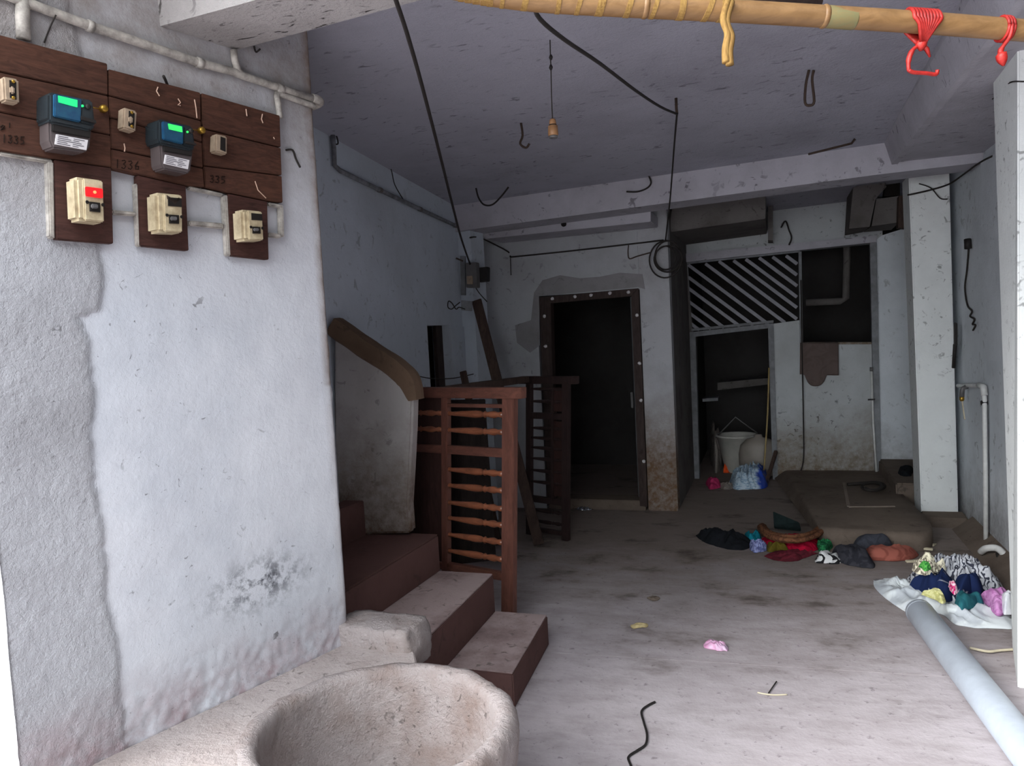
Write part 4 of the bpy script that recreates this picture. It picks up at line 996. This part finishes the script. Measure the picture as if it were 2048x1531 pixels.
cl([(1905, 1185), (1930, 1160), (1962, 1158), (1968, 1176), (1940, 1196), (1915, 1204)], .15, F_navy, 'second navy cloth in the middle of the sack pile, beside the pink one', 23, .06, 5, .22)
cl([(1822, 1140), (1845, 1122), (1880, 1116), (1890, 1138), (1850, 1150)], .10, F_cream, 'cream flowered cloth on top left of the sack pile', 24, .16, 18, .5)
cl([(1838, 1134), (1852, 1126), (1862, 1134), (1852, 1142)], .035, F_gflower, 'small bright green cloth scrap on the cream flowered cloth', 25, .22, 18, .5)
cl([(1842, 1174), (1862, 1176), (1890, 1198), (1884, 1206), (1862, 1196)], .06, F_yel, 'pale yellow cloth strip at the front of the sack pile', 26, .09, 12, .4)
cl([(1908, 1210), (1935, 1190), (1962, 1184), (1962, 1204), (1935, 1220), (1918, 1220)], .10, F_deep, 'plain teal cloth at the front of the sack pile', 27, .05, 6, .3)
cl([(1958, 1182), (1990, 1176), (2020, 1180), (2022, 1200), (2010, 1226), (1990, 1230), (1975, 1210)], .10, F_pink, 'pink ruffled cloth at the right of the sack pile', 28, .04, 9, .28)
cl([(2000, 1196), (2024, 1188), (2028, 1225), (2008, 1228)], .10, F_wht, 'plain white cloth squeezed against the right pillar', 29, .05, 8, .4)
cl([(1896, 1164), (1904, 1160), (1914, 1182), (1908, 1188)], .05, F_magenta, 'narrow magenta and white strip between the navy cloths', 30, .165, 18, .5)

# ---- grey pvc pipe lying on the floor
ga = onz(1838, 1222, .062); gb = onz(2016, 1452, .062); gd = (gb-ga).normalized()
pr = root('pvc_pipe', V((ga.x, ga.y, 0)), 'thick pale grey plastic pipe lying on the floor under the sack', 'pipe')
def pipe_ring(a, b, r0, r1, seg=28):
    mb = MB(); ax = (b-a); L = ax.length
    return mb.lathe([(r1, 0), (r0, 0), (r0, L), (r1, L), (r1, L-.001)], a, ax, seg)
MB().lathe([(.055, .15), (.055, 0), (.060, 0), (.062, .004), (.062, 2.6), (.055, 2.6)], ga, gd, 28).build('barrel', M_pvc, pr, smooth=False)
for p in pr.children[0].data.polygons: p.use_smooth = True
MB().lathe([(.062, 0), (.0628, .002), (.0628, .008), (.062, .01)], ga+gd*.02, gd, 28).build('end_rim', M_pvc, pr)

# ---- right wall: tap, pipes and wires
RXo = RX-.03
tp = root('water_pipe', onx(1972, 1100, RXo), 'white water pipe with tap running down the right wall', 'water pipe')
pts = [onx(1916, 771, RXo), onx(1940, 770, RXo), onx(1962, 771, RXo), onx(1968, 780, RXo), onx(1969, 800, RXo), onx(1971, 950, RXo), onx(1972, 1098, RXo)]
MB().tube(pts, .014, 10).build('tube', M_pvcwhite, tp, smooth=True)
MB().tube([onx(1958, 770, RXo), onx(1967, 773, RXo), onx(1969, 790, RXo)], .019, 10).build('elbow', M_pvcwhite, tp, smooth=True)
MB().tube([onx(1968, 802, RXo), onx(1969, 808, RXo)], .021, 10).build('clamp', M_black, tp, smooth=True)
tb = onx(1935, 772, RXo)
tpb = MB().tube([tb, tb+V((-.03, 0, -.015)), tb+V((-.035, 0, -.07))], .016, 10).build('tap', M_lamp, tp, smooth=True)
MB().lathe([(.010, 0), (.016, .01), (.016, .03), (.008, .035)], tb+V((-.035, 0, -.10)), (0, 0, 1), 10).build('nozzle', M_brass, tpb, smooth=True)
MB().bar(tb+V((-.035, -.01, -.10)), tb+V((-.04, -.10, -.21)), .008, .005).build('tap_string', M_twig, tp)
el = onz(1978, 1110, .03)
er = root('pipe_elbow', V((el.x, el.y, 0)), 'white open pipe elbow at the foot of the water pipe', 'pipe elbow')
MB().tube(spline([el+V((-.035, .03, .01)), el+V((-.02, -.03, .05)), el+V((.03, -.06, .06)), el+V((.06, -.10, .03))], 5), .020, 10).build('bend', M_pvcwhite, er, smooth=True)
pipe('hose', spline([el+V((.03, -.06, .03)), onz(2000, 1125, .03), onz(2020, 1146, .03), onz(2040, 1165, .03)], 4), .010, M_black, 'thin black hose running along the gutter from the elbow', 'hose', None, 8)
pipe('loose_wire', spline([onx(x, y, RXo+.02) for x, y in ((1936, 478), (1937, 500), (1934, 540), (1930, 575), (1935, 610), (1944, 622), (1940, 632), (1949, 638), (1945, 648), (1951, 650), (1946, 660))], 5), .006, M_wire, 'long black wire with a curly end hanging on the right wall', 'wire', None, 7)
o = MB().tube([onx(1935, 478, RXo), onx(1936, 497, RXo)], .022, 8).build('wire_plug', M_black, smooth=True); tag(o, 'black plug at the top of the curly wire', 'plug')
st = root('black_strap', onx(1908, 735, RXo-.03), 'black rubber strap hanging between the column and right wall', 'strap')
MB().bar(onx(1911, 645, RXo-.03), onx(1911, 690, RXo-.03), .05, .015, (1, 0, 0)).build('band', M_black, st, bevel=.004)
MB().tube([onx(1910, 688, RXo-.03), onx(1907, 735, RXo-.03)], .012, 7).build('tail', M_black, st, smooth=True)
# cable along the top of right wall
pipe('loose_wire', spline([onx(1985, 312, RXo), onx(1960, 325, RXo), onx(1925, 350, RXo), ony(1898, 368, 6.13), ony(1860, 380, 6.13), ony(1815, 390, 6.13)], 5), .006, M_wire, 'dark cobwebbed cable along the top of the right wall and column', 'wire', None, 6)
pipe('loose_wire', spline([ony(1838, 367, 6.13), ony(1862, 376, 6.12), ony(1880, 396, 6.13), ony(1895, 398, 6.14)], 5), .004, M_wire, 'short crossing wire at the column top', 'wire', None, 6)
pipe('loose_wire', spline([onx(1985, 198, .95), onx(2005, 185, .93), onx(2020, 165, .9), onx(2047, 163, .86)], 5), .003, M_wire, 'thin wire hooked on top of the right pillar', 'wire', None, 6)
pipe('gutter_wire', spline([onz(1940, 1295, .006), onz(1975, 1302, .01), onz(2000, 1300, .008), onz(2026, 1298, .006)], 5), .006, M_twig, 'white cord lying on the floor between pipe and pillar', 'cord', None, 6)
heap('pebble', [(1862, 1088), (1868, 1084), (1874, 1088), (1868, 1092)], .02, M_twig, 'tiny pale pebble in the gutter by the column', 'pebble')

# ---- alcove clutter
heap('crumpled_bag', [(1458, 965), (1478, 950), (1505, 940), (1528, 934), (1536, 950), (1532, 975), (1500, 978), (1470, 978)], .16, M_bag, 'crumpled shiny blue and white plastic bag before the inner doorway', 'plastic bag', seed=41, fold=9, ridge=.7)
heap('dropped_cloth', [(1412, 965), (1422, 955), (1440, 962), (1440, 974), (1420, 978)], .06, F_kpink, 'small dark pink cloth left of the blue white bag', 'cloth', seed=42)
heap('dropped_cloth', [(1438, 972), (1450, 962), (1466, 962), (1466, 976), (1448, 979)], .04, F_kgrey, 'grey crumpled paper between the pink cloth and bag', 'paper', seed=43)
heap('dropped_cloth', [(1446, 945), (1452, 918), (1466, 925), (1468, 945)], .14, F_korange, 'orange plastic scrap in front of the white bucket', 'scrap', seed=44)
heap('dropped_cloth', [(1418, 900), (1428, 875), (1445, 880), (1450, 930), (1430, 945)], .28, F_kgrey, 'dim grey rags bundled at the left of the white bucket', 'rags', z0=0.0, seed=45, ridge=.6)
# cloth hanging on the window sill
def hanging():
    out = [(1600, 684), (1640, 686), (1677, 686), (1677, 720), (1675, 752), (1660, 754), (1653, 762), (1648, 775), (1625, 772), (1612, 764), (1610, 752), (1600, 748)]
    NX, NZ = 26, 26; vs = []; fs = []
    for j in range(NZ+1):
        v = j/NZ
        for i in range(NX+1):
            u = i/NX; x = 1600+77*u
            bot = 750 if u < .1 else 772 if u < .62 else 753
            bot = 750+22*max(0, 1-abs((u-.40)/.28)**3) if u > .08 else 748
            y = 685+(bot-685)*v
            p = ony(x, y, AW-.03); p.y += -.012*noise.noise(V((u*5, v*1.2, 3)))-.01*sin(u*14)*v-.004
            vs.append(p)
    top_ = []
    for i in range(NX+1): p = vs[i].copy(); vs.append(V((p.x, AW+.10, p.z+.012)))
    b0_ = (NX+1)*(NZ+1)
    for j in range(NZ):
        for i in range(NX): fs.append((j*(NX+1)+i, j*(NX+1)+i+1, (j+1)*(NX+1)+i+1, (j+1)*(NX+1)+i))
    for i in range(NX): fs.append((i, i+1, b0_+i+1, b0_+i))
    me = bpy.data.meshes.new('hanging_rag'); me.from_pydata(vs, [], fs); me.materials.append(F_rag)
    for p in me.polygons: p.use_smooth = True
    o = bpy.data.objects.new('hanging_rag', me); COL.objects.link(o)
    s = o.modifiers.new('thick', 'SOLIDIFY'); s.thickness = .006
    tag(o, 'grey brown rag hanging over the sill of the dark window', 'rag')
hanging()
# window: white corner pole, dark hanging frame inside
w3 = root('window_3', ony(1672, 685, AW), 'dark unglazed window opening above the stained low wall', 'window'); struct(w3)
aq([(1597, 503), (1603, 502), (1606, 690), (1600, 690)], AW-.03, AW+.05).build('frame_post', M_greyframe, w3, bevel=.002)
aq([(1600, 684), (1746, 684), (1746, 688), (1600, 689)], AW-.012, AW+.15).build('sill', M_alc, w3, bevel=.004)
# dim pipes inside
pipe('inner_pipe', [ony(1612, 605, 8.3), ony(1680, 602, 8.3), ony(1692, 596, 8.3), ony(1694, 520, 8.3), V((ony(1694, 520, 8.3).x, 8.3, 2.60))], .035, M_dkgrey, 'dim bent pipe inside the dark window', 'pipe')
pipe('dangling_wire', spline([ony(1602, 560, AW-.035), ony(1604, 690, AW-.05), ony(1607, 850, AW-.05), ony(1606, 925, AW-.06), onz(1590, 958, .012), onz(1575, 968, .012)], 6), .006, M_wire, 'dark cord hanging from the window post down to the floor', 'cord', None, 7)
wp = root('drain_pipe', ony(1752, 945, AW-.06), 'thin white pipe standing at the right end of the low wall', 'pipe')
MB().tube([ony(1743, 738, AW-.08), ony(1746, 840, AW-.08), ony(1753, 945, AW-.08)], .010, 8).build('tube', M_pvcwhite, wp, smooth=True)
MB().bar(ony(1736, 799, AW-.09), ony(1750, 798, AW-.09), .012, .012).build('clamp', M_black, wp)
MB().tube([ony(1743, 734, AW-.08), ony(1743, 742, AW-.08)], .014, 8).build('cap', M_lamp, wp, smooth=True)
# hose coil on platform
pts = [onz(1695, 968, .12)]+[onz(1745+26*cos(a)*(1-.02*k), 972+8*sin(a), .125+.004*k) for k, a in enumerate([i*.5-1.5 for i in range(22)])]
pipe('hose_coil', spline(pts, 3), .012, M_wire, 'dark hose coiled on the cement platform by the low wall', 'hose', None, 8)
for a, b, lab in (((1688, 965), (1697, 1012), 'pale cement seam running back across the platform'), ((1697, 1013), (1790, 1012), 'pale cement seam running sideways across the platform')):
    pa_ = onz(*a, .108); pb_ = onz(*b, .108)
    struct(MB().bar(pa_, pb_, .022, .008).build('trim_16', M_seam, bevel=.002))
heap('dark_rag', [(1796, 938), (1815, 930), (1826, 940), (1822, 952), (1800, 950)], .05, F_black, 'dark rag lying on the step box beside the column', 'rag', z0=.19, seed=51)

# ---- cable coil and wires along the door wall
def ring(c, rx, rz, r, tilt=0, n=30, ph=0):
    return [V((c.x+rx*cos(ph+2*pi*k/n), c.y+.02*sin(2*pi*k/n+tilt), c.z+rz*sin(ph+2*pi*k/n))) for k in range(n+1)]
cc_ = ony(1331, 518, DW-.08)
coil = root('cable_coil', cc_, 'coil of black cable hanging in front of the back pillar', 'cable coil')
for rx, rz, dx, dz, tl_ in ((.125, .145, 0, 0, 0), (.10, .12, .02, .02, 1), (.075, .09, 0, .01, 2.2), (.11, .10, .02, .0, 3.6)):
    MB().tube(ring(cc_+V((dx, 0, dz)), rx, rz, .006, tl_), .006, 6, False).build('loop', M_wire, coil, smooth=True)
hk_top = onz(1352, 196, 2.6)
for _ in range(6): hk_top = onz(1352, 196, cz(hk_top.x, hk_top.y))
hk = ony(1354, 228, hk_top.y)
pipe('hanging_cable', spline([hk, hk+(ony(1345, 330, 5.2)-hk)*.5, ony(1340, 400, 5.4), ony(1331, 480, DW-.09)], 6), .005, M_wire, 'thin black cable dropping from the ceiling hook to the coil', 'cable', None, 6)
pipe('ceiling_hook', [hk_top, hk_top+V((.0, 0, -.05)), hk], .007, M_rust, 'rusty ceiling hook that carries the long black cable', 'hook', None, 7)
def depths(pts, d0, d1):
    n = len(pts); out = []
    L = [0]
    for a, b in zip(pts, pts[1:]): L.append(L[-1]+sqrt((a[0]-b[0])**2+(a[1]-b[1])**2))
    for (x, y), l in zip(pts, L):
        t = l/L[-1]; out.append(dep(x, y, 1/((1-t)/d0+t/d1)))
    return out
c2 = depths([(1052, -30), (1066, 5), (1080, 38), (1130, 80), (1200, 127), (1270, 180), (1320, 213), (1354, 228)], 1.62, (hk-CO).dot(CF))
c2[-1] = hk
pipe('overhead_cable', spline(c2, 4), .0055, M_wire, 'thick black cable from the bamboo pole to the ceiling hook', 'cable', None, 8)
ce = ony(940, 525, BY-.01)
c1p = depths([(780, -40), (790, -5), (815, 70), (845, 175), (880, 310), (905, 410), (922, 475), (940, 528)], 1.9, (ce-CO).dot(CF))
pipe('overhead_cable', spline(c1p, 4), .0065, M_wire, 'thick black cable slanting down from the entrance to the junction box', 'cable', None, 8)
pipe('wall_wire', spline([ony(940, 475, 5.45), ony(962, 476, 5.78), ony(1016, 503, DW-.012), ony(1020, 514, DW-.012)], 4)+[ony(x, y, DW-.012) for x, y in ((1100, 506), (1200, 495), (1327, 480))], .006, M_wire, 'dark wire running along the top of the back wall to the coil', 'wire', None, 6)
pipe('wall_wire', [ony(1021, 516, DW-.012), ony(1022, 550, DW-.012)], .004, M_wire, 'short dark wire drop at the left of the back wall', 'wire', None, 6)
pipe('loose_wire', spline([ony(x, y, DW-.014) for x, y in ((1257, 490), (1256, 505), (1259, 517), (1275, 512), (1300, 505))], 4), .005, M_rust, 'rusty bent wire on the wall above the back door', 'wire', None, 6)
# hooks and wires on the ceiling
def zc_(x, y): # point on ceiling
    p = onz(x, y, 2.56)
    for _ in range(6): p = onz(x, y, cz(p.x, p.y))
    return p
def hook(x, y, dy, label, kind=0):
    p = zc_(x, y); hgt = dy*p.y/FPX*1.02
    if kind == 0: pts = [p, p+V((.005, 0, -hgt*.5)), p+V((-.01, 0, -hgt*.8)), p+V((.02, 0, -hgt)), p+V((.04, 0, -hgt*.85))]
    else: pts = [p, p+V((-.015, 0, -hgt*.4)), p+V((-.02, 0, -hgt*.9)), p+V((.0, 0, -hgt)), p+V((.018, 0, -hgt*.9)), p+V((.012, 0, -hgt*.3)), p+V((.02, 0, -.005))]
    tag(MB().tube(spline(pts, 4), .006, 7).build('ceiling_hook', M_rust, smooth=True), label, 'hook')
hook(1042, 246, 50, 'rusty twisted ceiling hook left of the bulb holder')
hook(1618, 140, 62, 'rusty looped ceiling hook towards the right side', 1)
pipe('ceiling_rod', [zc_(1710, 276)+V((0, 0, -.005)), zc_(1710, 276)+V((-.02, 0, -.03)), onz(1618, 308, 2.47)], .007, M_rust, 'dark iron rod end sticking out above the back beam', 'rod', None, 7)
q = zc_(952, 376)
pipe('loose_wire', spline([q, ony(957, 395, q.y), ony(968, 409, q.y-.02), ony(985, 409, q.y-.03), ony(1003, 392, q.y-.03), ony(1017, 374, q.y-.02)], 5), .006, M_wire, 'curved black wire hanging from the ceiling near the stair wall', 'wire', None, 7)
pipe('loose_wire', spline([ony(1297, 350, BY-.02), ony(1302, 365, BY-.03), ony(1294, 376, BY-.03), ony(1275, 383, BY-.02), ony(1253, 383, BY-.01)], 5), .006, M_wire, 'dark curly wire on the face of the back beam', 'wire', None, 7)
pipe('loose_wire', spline([ony(x, y, AW-.06) for x, y in ((1562, 455), (1571, 442), (1578, 460), (1583, 475), (1578, 490))], 5), .007, M_wire, 'dark ragged wire above the dark window lintel', 'wire', None, 7)
tag(MB().lathe([(.02, 0), (.022, .01), (.008, .02)], ony(1128, 448, BY+bw+.005), (0, -1, 0), 10).build('wall_plug', M_hole, smooth=True), 'black round plug in the edge of the loft slab', 'plug')
# bulb holder
bp = zc_(1100, 80)
br_ = root('bulb_holder', bp+V((0, 0, -.33)), 'tan empty bulb holder hanging from the ceiling on a thin wire', 'bulb holder')
h0_ = ony(1105, 238, bp.y); h1_ = ony(1106, 276, bp.y)
MB().tube(spline([bp, ony(1101, 115, bp.y), ony(1102, 140, bp.y), ony(1103, 190, bp.y), h0_], 4), .0025, 6).build('flex', M_wire, br_)
for yy in (120, 140): MB().lathe([(.004, 0), (.008, .01), (.004, .02)], ony(1102, yy, bp.y), (0, 0, 1), 8).build('knot', M_black, br_)
Lh = (h0_-h1_).length; r_ = Lh*.28
MB().lathe([(r_*.45, 0), (r_*.6, -.05*Lh), (r_*.7, -.28*Lh), (r_*.66, -.33*Lh), (r_*.95, -.37*Lh), (r_*1.0, -.85*Lh), (r_*.9, -.88*Lh)], h0_, (0, 0, 1), 18).build('shell', M_holder, br_, smooth=True)
MB().lathe([(r_*.85, -.88*Lh), (r_*.8, -Lh), (r_*.4, -Lh), (r_*.3, -.9*Lh)], h0_, (0, 0, 1), 18).build('socket', M_lamp, br_, smooth=True)
MB().lathe([(r_*.74, -.29*Lh), (r_*.74, -.33*Lh)], h0_, (0, 0, 1), 18).build('ring', M_hole, br_)

# ---- bamboo pole at the entrance
BR = .0215
cpx = [(896, -26), (1000, -8), (1100, 3), (1280, 13), (1460, 22), (1650, 33), (1840, 45), (2048, 61), (2160, 70)]
cpt = [dep(x, y, 1.50+.10*(x-900)/1200) for x, y in cpx]
bb_ = root('bamboo_pole', cpt[4]+V((0, 0, -BR)), 'yellow bamboo pole hung across the top of the entrance', 'bamboo pole')
pts = spline(cpt, 6)
def bat(x):
    for a, b_, pa2, pb2 in zip(cpx, cpx[1:], cpt, cpt[1:]):
        if a[0] <= x <= b_[0]: t = (x-a[0])/(b_[0]-a[0]); return pa2.lerp(pb2, t)
bdir = (cpt[-1]-cpt[0]).normalized()
MB().tube(pts, [BR*(.9 if i == 0 else 1) for i in range(len(pts))], 20).build('culm', M_bamboo, bb_, smooth=True)
for x in (1648, 1290): MB().lathe([(BR*.99, -.006), (BR*1.08, -.002), (BR*1.08, .002), (BR*.99, .006)], bat(x), bdir, 20).build('node_ring', M_bamboo, bb_, smooth=True)
MB().lathe([(BR*.99, 0), (BR*1.008, .002), (BR*1.008, .058), (BR*.99, .06)], bat(1652), bdir, 20).build('green_patch', M_bamgreen, bb_, smooth=True)
up_ = V((0, 0, 1)); sd_ = bdir.cross(up_).normalized()
def band(x, w, skew, mat=M_rope, name='rope_band', rad=BR*1.06):
    c = bat(x); mb = MB(); n = 24; vs = []; fs = []
    for k in range(n):
        a = 2*pi*k/n; o = sd_*cos(a)+up_*sin(a); sh_ = bdir*(skew*sin(a))
        for q_, rr in ((-w/2, BR*1.0), (-w/2, rad), (w/2, rad), (w/2, BR*1.0)): vs.append(c+o*rr+sh_+bdir*q_)
    for k in range(n):
        for j in range(4): fs.append((k*4+j, k*4+(j+1) % 4, ((k+1) % n)*4+(j+1) % 4, ((k+1) % n)*4+j))
    mb.add(vs, fs); return mb.build(name, mat, bb_, smooth=False)
for x, w_, s_ in ((922, .010, .002), (936, .013, .001), (952, .014, .001), (967, .012, .001), (980, .012, .002), (1006, .008, .004), (1052, .012, .006), (1116, .009, .003), (1158, .009, .007), (1201, .015, .006), (1257, .011, .007), (1308, .009, .007), (1360, .013, .003), (1415, .011, .009), (1445, .016, .004)):
    band(x, w_, s_)
tl0 = bat(1452); tl_pts = spline([tl0+V((0, 0, .01))+sd_*BR*1.1, dep(1450, 40, 1.50), dep(1459, 70, 1.5), dep(1455, 100, 1.5), dep(1456, 128, 1.5)], 5)
mb = MB()
for side in (-1, 1):
    mb.tube([p+bdir*(.0035*side)+V((0, 0, -.002*side)) for p in tl_pts], [.0075*(.8+.3*i/len(tl_pts)) for i in range(len(tl_pts))], 8)
mb.build('hanging_strip', M_rope, bb_, smooth=True)
# red twine
def twine(x, label, wide):
    c = bat(x); r = root('red_twine', c+V((0, 0, -.08)), label, 'twine', 'red twine on the bamboo pole')
    return r, c
tr_, c = twine(1842, 'broad bundle of red plastic twine knotted on the bamboo pole', True)
for k in range(9):
    f = (k-4)/4
    pts = []
    for a in [i*pi/10 for i in range(11)]:       # over the pole from behind to front, narrowing below
        pts.append(c+bdir*(f*.028)+(-sd_*cos(a)*-1+up_*sin(a)*1)*BR*1.10 if False else c+bdir*(f*.028)+(sd_*cos(a)+up_*sin(a))*BR*1.10)
    kn = c+V((0, 0, -BR*1.9))+sd_*0
    full = [kn+sd_*.006+bdir*f*.004]+[pts[0]+V((0, 0, -.012))-bdir*f*.010]+pts+[pts[-1]+V((0, 0, -.012))-bdir*f*.010, kn-sd_*.006+bdir*f*.004]
    MB().tube(spline(full, 2), .0042, 6).build('strand', M_red, tr_, smooth=True)
kn = c+V((0, 0, -BR*2.0))
mb = MB().lathe([(.003, -.012), (.009, -.006), (.011, 0), (.008, .008), (.003, .012)], kn, (0, 0, 1), 10); wrough(mb, .003, 60).build('knot', M_red, tr_, smooth=True)
MB().tube(spline([kn, kn-bdir*.018+V((0, 0, -.012)), kn-bdir*.028+V((0, 0, -.035)), kn-bdir*.028+V((0, 0, -.058))], 4), [.004]*5+[.0055]*4+[.004]*3+[.002], 7).build('tail', M_red, tr_, smooth=True)
MB().tube([kn, kn+bdir*.012+V((0, 0, -.01)), kn+bdir*.018+V((0, 0, -.025))], [.005, .005, .002], 6).build('tail', M_red, tr_, smooth=True)
lp = [kn-bdir*.028+V((0, 0, -.054)), kn-bdir*.018+V((0, 0, -.058)), kn+bdir*.01+V((0, 0, -.058)), kn+bdir*.03+V((0, 0, -.059)), kn+bdir*.034+V((0, 0, -.050))]
MB().tube(spline(lp, 3), .0042, 7).build('loop', M_red, tr_, smooth=True)
tr2, c = twine(2008, 'narrow red plastic twine tied at the right end of the bamboo pole', False)
for k in range(3):
    f = (k-1)*.006
    MB().tube([c+bdir*f+(sd_*cos(a)+up_*sin(a))*BR*1.1 for a in [i*2*pi/16 for i in range(17)]], .0035, 6).build('strand', M_red, tr2, smooth=True)
MB().tube(spline([c+sd_*BR*1.1, c+sd_*BR+V((0, 0, -BR*1.1))-bdir*.004, c+V((0, 0, -.042))-bdir*.007, c+V((0, 0, -.055))-bdir*.006, c+V((0, 0, -.075))-bdir*.002], 4), [.004]*5+[.004]*3+[.006]*3+[.011]*3+[.009, .005, .002], 7).build('tail', M_red, tr2, smooth=True)
# dark timber behind the pole
o = MB().tube([dep(1180, -26, 1.72), dep(1420, -8, 1.72), dep(1642, 2, 1.72)], .014, 10).build('dark_pole', M_doorframe, smooth=True); tag(o, 'dark wooden pole end just behind the bamboo pole', 'pole')

# ---- litter on the floor
heap('pink_packet', [(1408, 1284), (1420, 1276), (1440, 1284), (1456, 1294), (1454, 1301), (1430, 1300), (1410, 1295)], .028, F_packet, 'small crumpled pink packet on the open floor', 'packet', seed=61, fold=14, ridge=.6)
heap('dry_leaf', [(1262, 1250), (1278, 1243), (1294, 1246), (1290, 1254), (1268, 1257)], .014, F_leaf, 'pale dry leaf scrap on the floor', 'leaf', seed=62, fold=20)
heap('stone_chip', [(1292, 1195), (1308, 1190), (1320, 1196), (1306, 1202)], .016, M_slab, 'small dark stone chip on the floor beyond the leaf', 'stone', seed=63)
heap('foil_wrapper', [(1142, 1012), (1160, 1006), (1184, 1010), (1186, 1018), (1160, 1020)], .03, F_foil, 'crumpled silvery foil wrapper before the back doorway', 'wrapper', seed=64, fold=26, ridge=.9)
pipe('floor_wire', spline([onz(x, y, .006) for x, y in ((1310, 1403), (1296, 1410), (1283, 1422), (1288, 1445), (1294, 1468), (1291, 1488), (1275, 1500), (1257, 1513), (1262, 1531), (1272, 1560))], 6), .0045, M_black, 'bent black wire lying on the floor in front', 'wire', None, 7)
pipe('pale_twig', spline([onz(x, y, .004) for x, y in ((1515, 1384), (1530, 1387), (1550, 1389), (1574, 1388))], 4), .003, M_twig, 'pale curved twig on the open floor', 'twig', None, 6)
pipe('grey_twig', [onz(1537, 1385, .005), onz(1553, 1362, .006)], .0025, M_wire, 'short grey twig touching the pale twig', 'twig', None, 6)
